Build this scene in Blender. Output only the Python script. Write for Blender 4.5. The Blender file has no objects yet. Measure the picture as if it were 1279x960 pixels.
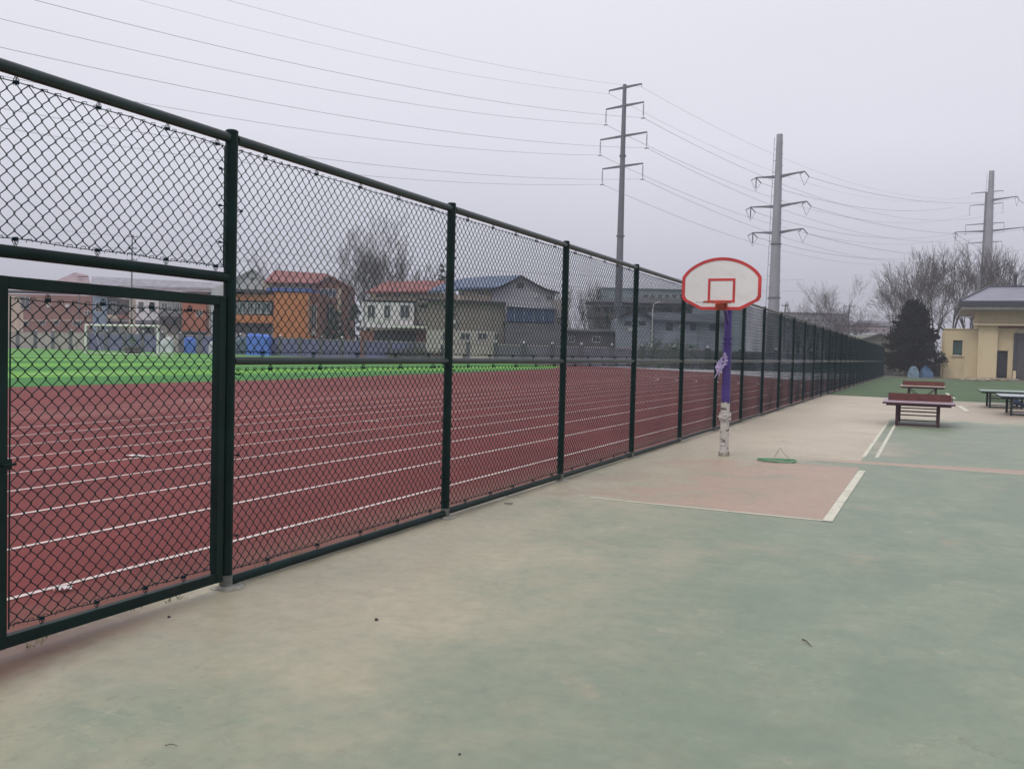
import bpy, bmesh, math, random
from mathutils import Vector, Matrix
R = math.radians
PI = math.pi
scn = bpy.context.scene
C = scn.collection

# ------------------------------------------------------------------ camera
YAW, PITCH, ROLL, FPX, CAMH = 0.428393, 0.0365473, 0.0249317, 1141.72, 1.85
F = Vector((-math.sin(YAW)*math.cos(PITCH), math.cos(YAW)*math.cos(PITCH), -math.sin(PITCH)))
R0 = Vector((math.cos(YAW), math.sin(YAW), 0)); U0 = R0.cross(F)
RX = R0*math.cos(ROLL) + U0*math.sin(ROLL); UX = -R0*math.sin(ROLL) + U0*math.cos(ROLL)
cam = bpy.data.cameras.new('camera'); co = bpy.data.objects.new('camera', cam); C.objects.link(co)
cam.sensor_fit = 'HORIZONTAL'; cam.sensor_width = 36; cam.lens = 36*FPX/1279
cam.clip_start = .05; cam.clip_end = 6000
m4 = Matrix((RX, UX, -F)).transposed().to_4x4(); m4.translation = (0, 0, CAMH)
co.matrix_world = m4; scn.camera = co
scn.render.resolution_x, scn.render.resolution_y = 1024, 768

# ------------------------------------------------------------------ overcast sky and weak sun
SUN_EL, SUN_AZ = R(52), R(200)      # azimuth measured like the sky texture's sun_rotation
w = bpy.data.worlds.new('World'); scn.world = w; w.use_nodes = True
nt = w.node_tree; nt.nodes.clear()
sky = nt.nodes.new('ShaderNodeTexSky'); sky.sky_type = 'NISHITA'; sky.sun_disc = False
sky.sun_elevation = SUN_EL; sky.sun_rotation = SUN_AZ; sky.air_density = 1.5; sky.dust_density = 5
bg1 = nt.nodes.new('ShaderNodeBackground'); bg1.inputs[1].default_value = .06
nt.links.new(sky.outputs[0], bg1.inputs[0])
tc = nt.nodes.new('ShaderNodeTexCoord'); sep = nt.nodes.new('ShaderNodeSeparateXYZ')
nt.links.new(tc.outputs['Generated'], sep.inputs[0])
cr = nt.nodes.new('ShaderNodeValToRGB'); nt.links.new(sep.outputs[2], cr.inputs[0])
els = cr.color_ramp.elements
els[0].position = 0.0; els[0].color = (.60, .60, .69, 1)
els[1].position = 1.0; els[1].color = (1.0, .98, 1.08, 1)
for p_, c_ in ((.10, (.70, .71, .81, 1)), (.22, (.87, .875, .97, 1)), (.40, (.95, .935, 1.02, 1))):
    e = els.new(p_); e.color = c_
nz = nt.nodes.new('ShaderNodeTexNoise'); nz.inputs['Scale'].default_value = 1.3; nz.inputs['Detail'].default_value = 3
mpn = nt.nodes.new('ShaderNodeMapping'); mpn.inputs['Scale'].default_value = (1, 1, 3)
nt.links.new(tc.outputs['Generated'], mpn.inputs[0]); nt.links.new(mpn.outputs[0], nz.inputs['Vector'])
mr = nt.nodes.new('ShaderNodeMapRange'); mr.inputs[1].default_value = .3; mr.inputs[2].default_value = .7
mr.inputs[3].default_value = .965; mr.inputs[4].default_value = 1.035
nt.links.new(nz.outputs[0], mr.inputs[0])
mul = nt.nodes.new('ShaderNodeMix'); mul.data_type = 'RGBA'; mul.blend_type = 'MULTIPLY'; mul.inputs[0].default_value = 1
nt.links.new(cr.outputs[0], mul.inputs[6]); nt.links.new(mr.outputs[0], mul.inputs[7])
gx = nt.nodes.new('ShaderNodeMapRange'); gx.interpolation_type = 'SMOOTHSTEP'; nt.links.new(sep.outputs[0], gx.inputs[0])
gx.inputs[1].default_value = -1; gx.inputs[2].default_value = 1; gx.inputs[3].default_value = 1.06; gx.inputs[4].default_value = .94
bg2 = nt.nodes.new('ShaderNodeBackground'); nt.links.new(gx.outputs[0], bg2.inputs[1])
nt.links.new(mul.outputs[2], bg2.inputs[0])
ms = nt.nodes.new('ShaderNodeMixShader'); ms.inputs[0].default_value = .9
nt.links.new(bg1.outputs[0], ms.inputs[1]); nt.links.new(bg2.outputs[0], ms.inputs[2])
out = nt.nodes.new('ShaderNodeOutputWorld'); nt.links.new(ms.outputs[0], out.inputs[0])
sl = bpy.data.lights.new('sun', 'SUN'); sl.energy = 1.0; sl.angle = R(24); sl.color = (1, .93, .80)
so = bpy.data.objects.new('sun', sl); C.objects.link(so)
sd = Vector((math.sin(SUN_AZ)*math.cos(SUN_EL), math.cos(SUN_AZ)*math.cos(SUN_EL), math.sin(SUN_EL)))
so.rotation_euler = sd.to_track_quat('Z', 'Y').to_euler()
scn.view_settings.view_transform = 'Standard'; scn.view_settings.look = 'None'
scn.view_settings.exposure = 0; scn.view_settings.gamma = 1
scn.render.engine = 'CYCLES'
scn.cycles.max_bounces = 6; scn.cycles.diffuse_bounces = 3; scn.cycles.glossy_bounces = 2
scn.cycles.transparent_max_bounces = 8; scn.cycles.volume_bounces = 0
scn.cycles.use_denoising = True

# ------------------------------------------------------------------ picture measurement helpers
def hor(px): return 418.4 + .0253*px
def at(px, py, d):                       # a point at optical depth d seen at pixel px, py
    return Vector((0, 0, CAMH)) + (F + RX*((px-639.5)/FPX) - UX*((py-480)/FPX))*d
def gp(px, py, z=0.0):                   # ground point seen at a pixel
    v = F + RX*((px-639.5)/FPX) - UX*((py-480)/FPX)
    t = (z-CAMH)/v.z
    return Vector((0, 0, CAMH)) + v*t
FH = Vector((-math.sin(YAW), math.cos(YAW), 0))
def rd(r, d, z=0): return R0*r + FH*d + Vector((0, 0, z))

# ------------------------------------------------------------------ materials
def lin(c): return tuple((x/12.92 if x <= .04045 else ((x+.055)/1.055)**2.4) for x in (v/255 for v in c))
def new_mat(name):
    m = bpy.data.materials.new(name); m.use_nodes = True
    return m, m.node_tree, m.node_tree.nodes['Principled BSDF']
def sock(nt, s, v):
    if isinstance(v, (int, float)): s.default_value = v
    elif isinstance(v, (tuple, list)): s.default_value = tuple(v) + ((1,) if len(v) == 3 and len(s.default_value) == 4 else ())
    else: nt.links.new(v, s)
def MA(nt, op, a, b=0.0, c=0.0):
    n = nt.nodes.new('ShaderNodeMath'); n.operation = op
    sock(nt, n.inputs[0], a); sock(nt, n.inputs[1], b); sock(nt, n.inputs[2], c); return n.outputs[0]
def SM(nt, x, lo, hi, a=0.0, b=1.0):
    n = nt.nodes.new('ShaderNodeMapRange'); n.interpolation_type = 'SMOOTHSTEP'
    sock(nt, n.inputs[0], x)
    for i, v in enumerate((lo, hi, a, b)): n.inputs[i+1].default_value = v
    return n.outputs[0]
def MX(nt, f, a, b, mode='MIX'):
    n = nt.nodes.new('ShaderNodeMix'); n.data_type = 'RGBA'; n.blend_type = mode
    sock(nt, n.inputs[0], f); sock(nt, n.inputs[6], a); sock(nt, n.inputs[7], b); return n.outputs[2]
def OBJ(nt, scale=(1, 1, 1), loc=(0, 0, 0), rot=(0, 0, 0)):
    t = nt.nodes.new('ShaderNodeTexCoord'); m = nt.nodes.new('ShaderNodeMapping')
    m.inputs['Scale'].default_value = scale; m.inputs['Location'].default_value = loc; m.inputs['Rotation'].default_value = rot
    nt.links.new(t.outputs['Object'], m.inputs[0]); return m.outputs[0]
def NZ(nt, vec, scale, detail=4, rough=.55, dist=0):
    n = nt.nodes.new('ShaderNodeTexNoise'); n.inputs['Scale'].default_value = scale; n.inputs['Detail'].default_value = detail
    n.inputs['Roughness'].default_value = rough; n.inputs['Distortion'].default_value = dist
    nt.links.new(vec, n.inputs['Vector']); return n.outputs[0]
def BUMP(nt, b, h, strength=.3, dist=.01):
    n = nt.nodes.new('ShaderNodeBump'); n.inputs['Strength'].default_value = strength; n.inputs['Distance'].default_value = dist
    nt.links.new(h, n.inputs['Height']); nt.links.new(n.outputs[0], b.inputs['Normal'])
_mc = {}
def mat(name, rgb, rough=.7, var=.18, scale=1.5, metal=0, bump=0, dirt=None, streak=False, spec=.5):
    """a plain surface with procedural variation; rgb is linear"""
    if name in _mc: return _mc[name]
    m, nt, b = new_mat(name)
    v = OBJ(nt, (1, 1, .25) if streak else (1, 1, 1))
    n = NZ(nt, v, scale, 5); f = SM(nt, n, .3, .7)
    lo = tuple(c*(1-var) for c in rgb); hi = tuple(min(1, c*(1+var)) for c in rgb)
    col = MX(nt, f, lo, hi)
    if dirt:
        n2 = NZ(nt, v, scale*2.7, 6, .65); col = MX(nt, SM(nt, n2, .5, .72, 0, .75), col, dirt)
    nt.links.new(col, b.inputs['Base Color']); b.inputs['Roughness'].default_value = rough
    b.inputs['Metallic'].default_value = metal; b.inputs['Specular IOR Level'].default_value = spec
    if bump: BUMP(nt, b, NZ(nt, OBJ(nt), scale*12, 5), bump, .01)
    _mc[name] = m; return m
def mat_courses(name, a, b_, sx=.5, sz=.12, rough=.85, mortar=None):
    """brick or sheet courses for far walls"""
    if name in _mc: return _mc[name]
    m, nt, b = new_mat(name)
    br = nt.nodes.new('ShaderNodeTexBrick'); v = OBJ(nt, (1, 1, 1), rot=(R(90), 0, 0))
    nt.links.new(v, br.inputs['Vector']); br.inputs['Scale'].default_value = 1
    br.inputs['Brick Width'].default_value = sx; br.inputs['Row Height'].default_value = sz; br.inputs['Mortar Size'].default_value = .012
    br.inputs['Color1'].default_value = (*a, 1); br.inputs['Color2'].default_value = (*b_, 1)
    br.inputs['Mortar'].default_value = (*(mortar or tuple(x*.75 for x in a)), 1)
    n = NZ(nt, OBJ(nt, (1, 1, .4)), .5, 5)
    col = MX(nt, SM(nt, n, .35, .7, 0, .45), br.outputs[0], tuple(x*.55 for x in a))
    nt.links.new(col, b.inputs['Base Color']); b.inputs['Roughness'].default_value = rough
    _mc[name] = m; return m
def mat_wave(name, rgb, scale=3, axis='X', rough=.5, var=.25):
    if name in _mc: return _mc[name]
    m, nt, b = new_mat(name)
    wv = nt.nodes.new('ShaderNodeTexWave'); wv.bands_direction = axis; wv.inputs['Scale'].default_value = scale
    nt.links.new(OBJ(nt), wv.inputs['Vector']); n = NZ(nt, OBJ(nt), .7, 5)
    col = MX(nt, SM(nt, n, .3, .7), tuple(c*(1-var) for c in rgb), tuple(min(1, c*(1+var)) for c in rgb))
    nt.links.new(col, b.inputs['Base Color']); b.inputs['Roughness'].default_value = rough
    BUMP(nt, b, wv.outputs[0], .6, .04); _mc[name] = m; return m

# court: worn green acrylic over tan concrete
def mat_court():
    m, nt, b = new_mat('worn_court_paint')
    s = nt.nodes.new('ShaderNodeSeparateXYZ'); nt.links.new(OBJ(nt), s.inputs[0]); X, Y = s.outputs[0], s.outputs[1]
    v = OBJ(nt, (1, .8, 1))
    nA = NZ(nt, v, .33, 5, .6, .4); nB = NZ(nt, v, 1.25, 11, .70, .35); nC = NZ(nt, v, 9, 6, .7)
    vs = OBJ(nt, (1.0, 2.1, 1), rot=(0, 0, R(-24))); nS = NZ(nt, vs, 1.6, 8, .72, .25); nD = NZ(nt, OBJ(nt), 60, 4, .7)
    green = MX(nt, SM(nt, nB, .32, .68), lin((116, 134, 114)), lin((141, 152, 130)))
    green = MX(nt, SM(nt, nS, .36, .62, 0, .4), green, lin((116, 136, 118)))
    tan = MX(nt, SM(nt, nS, .3, .7), lin((180, 172, 147)), lin((195, 186, 161)))
    tan = MX(nt, SM(nt, nB, .5, .75, 0, .5), tan, lin((180, 164, 138)))
    pink = MX(nt, SM(nt, nS, .35, .65), lin((178, 150, 132)), lin((184, 156, 138)))
    # green coverage grows away from the fence
    g = MA(nt, 'MULTIPLY_ADD', X, .27, 1.10)
    g = MA(nt, 'ADD', g, MA(nt, 'MULTIPLY', MA(nt, 'SUBTRACT', nA, .5), 2.4))
    g = MA(nt, 'ADD', g, MA(nt, 'MULTIPLY', MA(nt, 'SUBTRACT', nB, .5), 1.5))
    g = MA(nt, 'ADD', g, MA(nt, 'MULTIPLY', MA(nt, 'SUBTRACT', nS, .5), .8))
    gf = SM(nt, g, -.25, .85, .08, .95)
    far_left = MA(nt, 'MULTIPLY', SM(nt, Y, 17.28, 17.36), SM(nt, X, -1.12, -1.06, 1, 0))   # beyond the baseline and left of the double line
    gf = MA(nt, 'MULTIPLY', gf, MA(nt, 'SUBTRACT', 1, far_left))
    gf = MA(nt, 'MULTIPLY', gf, SM(nt, MA(nt, 'ADD', Y, MA(nt, 'MULTIPLY', nB, 6)), 33.5, 37.0, 1, 0))
    strip = MA(nt, 'MULTIPLY', MA(nt, 'MULTIPLY', SM(nt, Y, 17.0, 17.02), SM(nt, Y, 17.34, 17.36, 1, 0)), SM(nt, X, -2.6, -1.6))
    gf = MA(nt, 'MAXIMUM', gf, MA(nt, 'MULTIPLY', strip, .9))
    col = MX(nt, gf, tan, green)
    # far area is a pinker tan
    ft = MA(nt, 'MULTIPLY', SM(nt, Y, 14, 20), MA(nt, 'SUBTRACT', 1, gf))
    col = MX(nt, MA(nt, 'MULTIPLY', ft, .75), col, MX(nt, SM(nt, nA, .3, .7), lin((190, 176, 156)), lin((201, 188, 168))))
    # free-throw lane and the red stripe behind the baseline
    kx = MA(nt, 'MULTIPLY', SM(nt, X, -1.045, -1.035, 1, 0), SM(nt, X, -5.2, -3.6))
    ky = MA(nt, 'MULTIPLY', SM(nt, Y, 11.0, 11.01), SM(nt, Y, 16.75, 16.77, 1, 0))
    wear = SM(nt, MA(nt, 'ADD', MA(nt, 'MULTIPLY', X, .07), nB), .10, .38)
    kf = MA(nt, 'MULTIPLY', MA(nt, 'MULTIPLY', kx, ky), wear)
    sf = MA(nt, 'MULTIPLY', MA(nt, 'MULTIPLY', SM(nt, Y, 17.36, 17.38), SM(nt, MA(nt, 'SUBTRACT', Y, MA(nt, 'MULTIPLY', X, .11)), 17.93, 17.95, 1, 0)), SM(nt, X, -2.4, -1.3))
    kf = MA(nt, 'MAXIMUM', kf, MA(nt, 'MULTIPLY', sf, .9))
    tz = MA(nt, 'MULTIPLY', SM(nt, MA(nt, 'ADD', Y, MA(nt, 'MULTIPLY', nB, 6)), 33, 39), SM(nt, X, -1.5, 3.5))
    col = MX(nt, MA(nt, 'MULTIPLY', tz, .75), col, lin((160, 148, 132)))
    col = MX(nt, MA(nt, 'MULTIPLY', kf, .9), col, pink)
    # stains, pink blotches, dust near the gate
    blot = NZ(nt, v, .95, 4, .6, .3)
    col = MX(nt, SM(nt, MA(nt, 'MULTIPLY_ADD', nB, .35, blot), .76, .92, 0, .42), col, lin((180, 156, 132)))
    blo2 = NZ(nt, OBJ(nt, (1, 1, 1), (7, 3, 0)), .6, 8, .66, .5)
    col = MX(nt, SM(nt, blo2, .60, .72, 0, .5), col, lin((112, 136, 122)))
    vo = nt.nodes.new('ShaderNodeTexVoronoi'); vo.feature = 'DISTANCE_TO_EDGE'; vo.inputs['Scale'].default_value = .42
    wv = nt.nodes.new('ShaderNodeVectorMath'); wv.operation = 'ADD'; nzc = nt.nodes.new('ShaderNodeTexNoise'); nzc.inputs['Scale'].default_value = 1.6; nzc.inputs['Detail'].default_value = 6
    nt.links.new(v, nzc.inputs['Vector']); nt.links.new(v, wv.inputs[0]); nt.links.new(nzc.outputs['Color'], wv.inputs[1]); nt.links.new(wv.outputs[0], vo.inputs['Vector'])
    crk = MA(nt, 'MULTIPLY', SM(nt, vo.outputs['Distance'], 0, .0035, 1, 0), SM(nt, nA, .5, .62))
    col = MX(nt, MA(nt, 'MULTIPLY', crk, .35), col, lin((92, 88, 76)))
    sc = NZ(nt, OBJ(nt, (.35, 14, 1), rot=(0, 0, R(38))), 2.2, 3, .5); col = MX(nt, MA(nt, 'MULTIPLY', SM(nt, sc, .70, .76), SM(nt, nB, .5, .6, 0, .35)), col, lin((206, 202, 184)))
    gy = MA(nt, 'MULTIPLY', SM(nt, Y, 3.9, 5.3, 1, 0), SM(nt, MA(nt, 'ADD', MA(nt, 'MULTIPLY_ADD', Y, .12, X), MA(nt, 'MULTIPLY', nB, .6)), -3.98, -3.58, 1, 0))
    col = MX(nt, MA(nt, 'MULTIPLY', gy, .9), col, lin((112, 74, 60)))
    ed = MA(nt, 'MULTIPLY', SM(nt, MA(nt, 'ADD', X, MA(nt, 'MULTIPLY', nC, .25)), -4.75, -4.45, 1, 0), SM(nt, nB, .42, .62))
    col = MX(nt, MA(nt, 'MULTIPLY', ed, .6), col, lin((118, 104, 88)))
    col = MX(nt, SM(nt, nC, .40, .66, 0, .38), col, MX(nt, .5, col, lin((106, 110, 96))))
    chp = NZ(nt, OBJ(nt, (1, 1, 1), (3, 9, 0)), 5.5, 12, .78)
    col = MX(nt, MA(nt, 'MULTIPLY', SM(nt, chp, .575, .60), SM(nt, nB, .44, .60, 0, .30)), col, lin((190, 180, 158)))
    col = MX(nt, MA(nt, 'MULTIPLY', SM(nt, chp, .42, .40), SM(nt, nA, .40, .60, 0, .28)), col, lin((104, 116, 102)))
    col = MX(nt, SM(nt, nD, .62, .75, 0, .35), col, lin((104, 104, 92)))
    col = MX(nt, 1.0, col, MX(nt, SM(nt, nA, .25, .75), (.93, .93, .93), (1.05, 1.05, 1.04)), 'MULTIPLY')
    nt.links.new(col, b.inputs['Base Color']); b.inputs['Roughness'].default_value = .5
    BUMP(nt, b, MA(nt, 'ADD', nD, nC), .25, .004)
    return m
def mat_line(name, rgb=(205, 205, 188), wear=.5, base=(150, 160, 140)):
    m, nt, b = new_mat(name); v = OBJ(nt)
    n = NZ(nt, v, 3, 8, .72); n2 = NZ(nt, v, 22, 5, .7)
    f = SM(nt, MA(nt, 'ADD', MA(nt, 'MULTIPLY', n, .6), MA(nt, 'MULTIPLY', n2, .4)), wear-.08, wear+.1)
    nt.links.new(MX(nt, f, lin(rgb), lin(base)), b.inputs['Base Color']); b.inputs['Roughness'].default_value = .7; return m
def mat_track():
    m, nt, b = new_mat('red_rubber_track')
    v = OBJ(nt); n = NZ(nt, v, .35, 6, .62, .4); n2 = NZ(nt, v, 5, 6, .7); n3 = NZ(nt, v, 90, 3, .7)
    vs = OBJ(nt, (2.2, .25, 1)); ns = NZ(nt, vs, .8, 6, .65)
    col = MX(nt, SM(nt, n, .3, .7), lin((108, 43, 41)), lin((124, 52, 49)))
    col = MX(nt, SM(nt, ns, .5, .72, 0, .28), col, lin((132, 70, 66)))
    s = nt.nodes.new('ShaderNodeSeparateXYZ'); nt.links.new(v, s.inputs[0])
    dust = MA(nt, 'MULTIPLY', SM(nt, MA(nt, 'ADD', s.outputs[0], MA(nt, 'MULTIPLY', n2, .9)), -5.6, -4.4), SM(nt, n, .3, .6, .5, 1))
    col = MX(nt, MA(nt, 'MULTIPLY', dust, .7), col, lin((128, 100, 86)))
    wp = MA(nt, 'MULTIPLY', MA(nt, 'MULTIPLY', SM(nt, s.outputs[0], -24, -20), SM(nt, s.outputs[0], -19.5, -18, 1, 0)), SM(nt, ns, .42, .55))
    col = MX(nt, MA(nt, 'MULTIPLY', wp, .22), col, lin((178, 140, 132)))
    col = MX(nt, SM(nt, n3, .55, .75, 0, .45), col, lin((96, 40, 44)))
    nt.links.new(col, b.inputs['Base Color']); b.inputs['Roughness'].default_value = .9
    BUMP(nt, b, n3, .4, .004); return m
def mat_turf():
    m, nt, b = new_mat('striped_artificial_turf')
    v = OBJ(nt); s = nt.nodes.new('ShaderNodeSeparateXYZ'); nt.links.new(v, s.inputs[0])
    ph = MA(nt, 'FRACT', MA(nt, 'MULTIPLY', MA(nt, 'ADD', s.outputs[0], 31.5), -1/15.4))
    st = MA(nt, 'MULTIPLY', SM(nt, ph, .0, .012), SM(nt, ph, .5, .512, 1, 0))
    n = NZ(nt, v, .5, 5); n2 = NZ(nt, v, 30, 4, .7)
    a = MX(nt, SM(nt, n, .3, .7), (.10, .34, .018), (.15, .42, .028)); d = MX(nt, SM(nt, n, .3, .7), (.025, .17, .018), (.045, .22, .025))
    col = MX(nt, st, a, d); col = MX(nt, SM(nt, n2, .5, .75, 0, .3), col, (.04, .14, .03))
    nt.links.new(col, b.inputs['Base Color']); b.inputs['Roughness'].default_value = .85; return m

MT = dict(
 fence=mat('dark_green_coating', (.0025, .016, .014), .45, .3, 3, bump=.05, spec=.16),
 rail=mat('rail_coating', (.004, .020, .018), .36, .3, 3, bump=.05, spec=.5),
 wire=mat('green_plastic_wire', (.003, .024, .030), .6, .3, 4, spec=.12),
 gatepaint=mat('worn_gate_paint', (.004, .018, .015), .45, .35, 2, dirt=(.014, .022, .02), spec=.16),
 foot=mat('weathered_concrete', (.30, .29, .25), .9, .3, 8, bump=.4, dirt=(.14, .12, .10)),
)

# ------------------------------------------------------------------ mesh builder
class MB:
    def __init__(s): s.v = []; s.f = []
    def add(s, vs, fs):
        o = len(s.v); s.v += [tuple(p) for p in vs]; s.f += [tuple(i+o for i in f) for f in fs]
    def box(s, x0, x1, y0, y1, z0, z1):
        s.add([(x0,y0,z0),(x1,y0,z0),(x1,y1,z0),(x0,y1,z0),(x0,y0,z1),(x1,y0,z1),(x1,y1,z1),(x0,y1,z1)],
              [(0,3,2,1),(4,5,6,7),(0,1,5,4),(1,2,6,5),(2,3,7,6),(3,0,4,7)]); return s
    def tube(s, pts, rad, n=6, cap=True, close=False):
        pts = [Vector(p) for p in pts]; k = len(pts)
        if not hasattr(rad, '__len__'): rad = [rad]*k
        vs = []; ref = None
        for i, p in enumerate(pts):
            if close: t = pts[(i+1) % k]-pts[i-1]
            else: t = pts[min(i+1, k-1)]-pts[max(i-1, 0)]
            t = t.normalized() if t.length > 1e-9 else Vector((0, 0, 1))
            if ref is None:
                ref = Vector((0, 0, 1)) if abs(t.z) < .9 else Vector((1, 0, 0))
            a = (ref - t*ref.dot(t)).normalized(); b = t.cross(a); ref = a
            for j in range(n):
                q = 2*PI*(j+.5)/n; vs.append(p + (a*math.cos(q)+b*math.sin(q))*rad[i])
        fs = []
        for i in range(k if close else k-1):
            i2 = (i+1) % k
            for j in range(n):
                j2 = (j+1) % n; fs.append((i*n+j, i*n+j2, i2*n+j2, i2*n+j))
        if cap and not close:
            fs.append(tuple(range(n))[::-1]); fs.append(tuple((k-1)*n+j for j in range(n)))
        s.add(vs, fs); return s
    def cyl(s, x, y, z0, z1, r0, r1=None, n=16):
        return s.tube([(x, y, z0), (x, y, z1)], [r0, r0 if r1 is None else r1], n)
    def prism(s, poly, y0, y1):            # polygon in x,z extruded along y
        n = len(poly); vs = [(x, y0, z) for x, z in poly]+[(x, y1, z) for x, z in poly]
        fs = [tuple(range(n)), tuple(range(n, 2*n))[::-1]]+[(i, i+n, (i+1) % n+n, (i+1) % n) for i in range(n)]
        s.add(vs, fs); return s
    def slab(s, pts, th=.15, down=Vector((0, 0, -1))):
        n = len(pts); pts = [Vector(p) for p in pts]
        vs = pts+[p+down*th for p in pts]
        fs = [tuple(range(n)), tuple(range(n, 2*n))[::-1]]+[(i, i+n, (i+1) % n+n, (i+1) % n) for i in range(n)]
        s.add(vs, fs); return s
    def ball(s, c, r, nu=10, nv=6, sz=1):
        vs = []; fs = []
        for i in range(nv+1):
            th = PI*i/nv
            for j in range(nu):
                q = 2*PI*j/nu; vs.append((c[0]+r*math.sin(th)*math.cos(q), c[1]+r*math.sin(th)*math.sin(q), c[2]+r*sz*math.cos(th)))
        for i in range(nv):
            for j in range(nu): j2 = (j+1) % nu; fs.append((i*nu+j, (i+1)*nu+j, (i+1)*nu+j2, i*nu+j2))
        s.add(vs, fs); return s
    def mesh(s, name, m, smooth=False, fix=True):
        me = bpy.data.meshes.new(name); me.from_pydata(s.v, [], s.f)
        if fix:
            b = bmesh.new(); b.from_mesh(me); bmesh.ops.recalc_face_normals(b, faces=b.faces); b.to_mesh(me); b.free()
        if smooth:
            me.polygons.foreach_set('use_smooth', [len(p.vertices) <= 4 for p in me.polygons])
            if hasattr(me, 'set_sharp_from_angle'): me.set_sharp_from_angle(angle=R(50))
        me.materials.append(m); return me
    def build(s, name, m, parent=None, smooth=False, bevel=0, fix=True):
        return link(name, s.mesh(name, m, smooth, fix), parent, bevel)
def link(name, me, parent=None, bevel=0, loc=None, rz=None):
    o = bpy.data.objects.new(name, me); C.objects.link(o)
    if parent: o.parent = parent
    if loc is not None: o.location = loc
    if rz is not None: o.rotation_euler = (0, 0, rz)
    if bevel:
        b = o.modifiers.new('bevel', 'BEVEL'); b.width = bevel; b.segments = 2; b.limit_method = 'ANGLE'
    return o
def tag(o, label=None, cat=None, group=None, kind=None):
    for k, v in (('label', label), ('category', cat), ('group', group), ('kind', kind)):
        if v: o[k] = v
    return o
def thing(name, label, cat, loc=(0, 0, 0), rz=0, group=None):
    o = bpy.data.objects.new(name, None); C.objects.link(o); o.location = loc; o.rotation_euler = (0, 0, rz)
    return tag(o, label, cat, group)
def struct(name, mb, m, **k): return tag(mb.build(name, m, **k), kind='structure')
def sheet(name, pts, m, z):
    mb = MB(); mb.add([(p[0], p[1], z) for p in pts], [tuple(range(len(pts)))])
    me = mb.mesh(name, m, fix=False)
    if me.polygons[0].normal.z < 0: me.flip_normals()
    return tag(link(name, me), kind='structure')

# ------------------------------------------------------------------ ground and courts
gm, gnt, gb = new_mat('dry_winter_ground')
v_ = OBJ(gnt); a_ = NZ(gnt, v_, .05, 6, .65); b_ = NZ(gnt, v_, .7, 6, .7)
gc = MX(gnt, SM(gnt, a_, .35, .65), (.14, .15, .11), (.22, .21, .17)); gc = MX(gnt, SM(gnt, b_, .4, .7, 0, .7), gc, (.08, .11, .07))
gnt.links.new(gc, gb.inputs['Base Color']); gb.inputs['Roughness'].default_value = .95
sheet('ground', [(-1500, -300), (1500, -300), (1500, 1500), (-1500, 1500)], gm, -.02)
sheet('court', [(-5.02, -12), (30, -12), (30, 52.5), (-5.02, 52.5)], mat_court(), 0)
turf2 = mat('green_court_paint', lin((70, 96, 58)), .8, .2, .35, dirt=lin((88, 98, 68)), bump=.1)
ga, gb2 = gp(1279, 505), gp(1010, 491.5)
sheet('green_court', [(gb2.x, gb2.y), (ga.x, ga.y), (30, ga.y-7), (30, 104), (-4.72, 104), (-4.72, 53.5)], turf2, .006)
lw = mat_line('court_line_paint', (214, 212, 194), .56)
def strip(name, p, q, wd, m, z=.004):
    p = Vector(p[:2]); q = Vector(q[:2]); n = (q-p).normalized(); n = Vector((-n.y, n.x))*wd/2
    return sheet(name, [p-n, q-n, q+n, p+n], m, z)
faint = mat_line('faded_court_line_paint', (206, 208, 188), .58)
strip('free_throw_line', (-3.9, 11.02), (-.96, 10.95), .065, faint)
strip('lane_line', (-1.0, 10.92), (-.965, 16.25), .11, lw, .008)
strip('baseline', (-1.9, 17.4), (12, 17.2), .045, faint)
strip('court_line', (-2.9, 16.78), (-.9, 16.62), .03, faint)
strip('sideline', (-1.09, 18.6), (-1.09, 29.6), .07, lw); strip('sideline', (-.86, 18.6), (-.86, 29.6), .07, lw)
strip('court_line', (ga.x+6, ga.y-2.15), (gb2.x+4.2, gb2.y-1.5), .12, faint, .010)
q1, q2 = gp(1198, 507), gp(1208, 514)
strip('court_line', (q1.x, q1.y), (q2.x, q2.y), .2, lw, .012)
p1, p2 = gp(1182, 491), gp(1192, 498)
strip('court_line', (p1.x, p1.y), (p2.x, p2.y), .16, lw, .012)
# track
tm = mat_track()
far = [gp(1000, 474.6), gp(975, 473), gp(955, 471), gp(925, 468), gp(890, 465), gp(850, 463), gp(780, 459), gp(705, 455.6), gp(560, 450.5)]
trk = [(-4.99, -30), (-4.99, 104)]+[(-7.5, 92)]+[(p.x, p.y) for p in far]+[(-175, 190), (-320, 190), (-320, -30)]
sheet('track', trk, tm, -.006)
fld = [(-31.6, -30), (-31.9, 40), (-34.6, 64)]+[tuple(gp(x, y)[:2]) for x, y in ((640, 462.6), (690, 460.2), (700, 457.5), (690, 456), (560, 449.5), (400, 444), (282, 440.8), (200, 438.6), (100, 436.4), (12, 434.4))]+[(-190, 60), (-190, -30)]
sheet('field', fld, mat_turf(), -.001)
wl = mat_line('track_line_paint', (222, 206, 200), .60, (150, 74, 76))
lanes = [-5.9, -7.3, -8.7, -10.1, -11.45, -12.9, -14.4, -15.8, -17.2]
XC, YC = -52.0, 57.5
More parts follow.
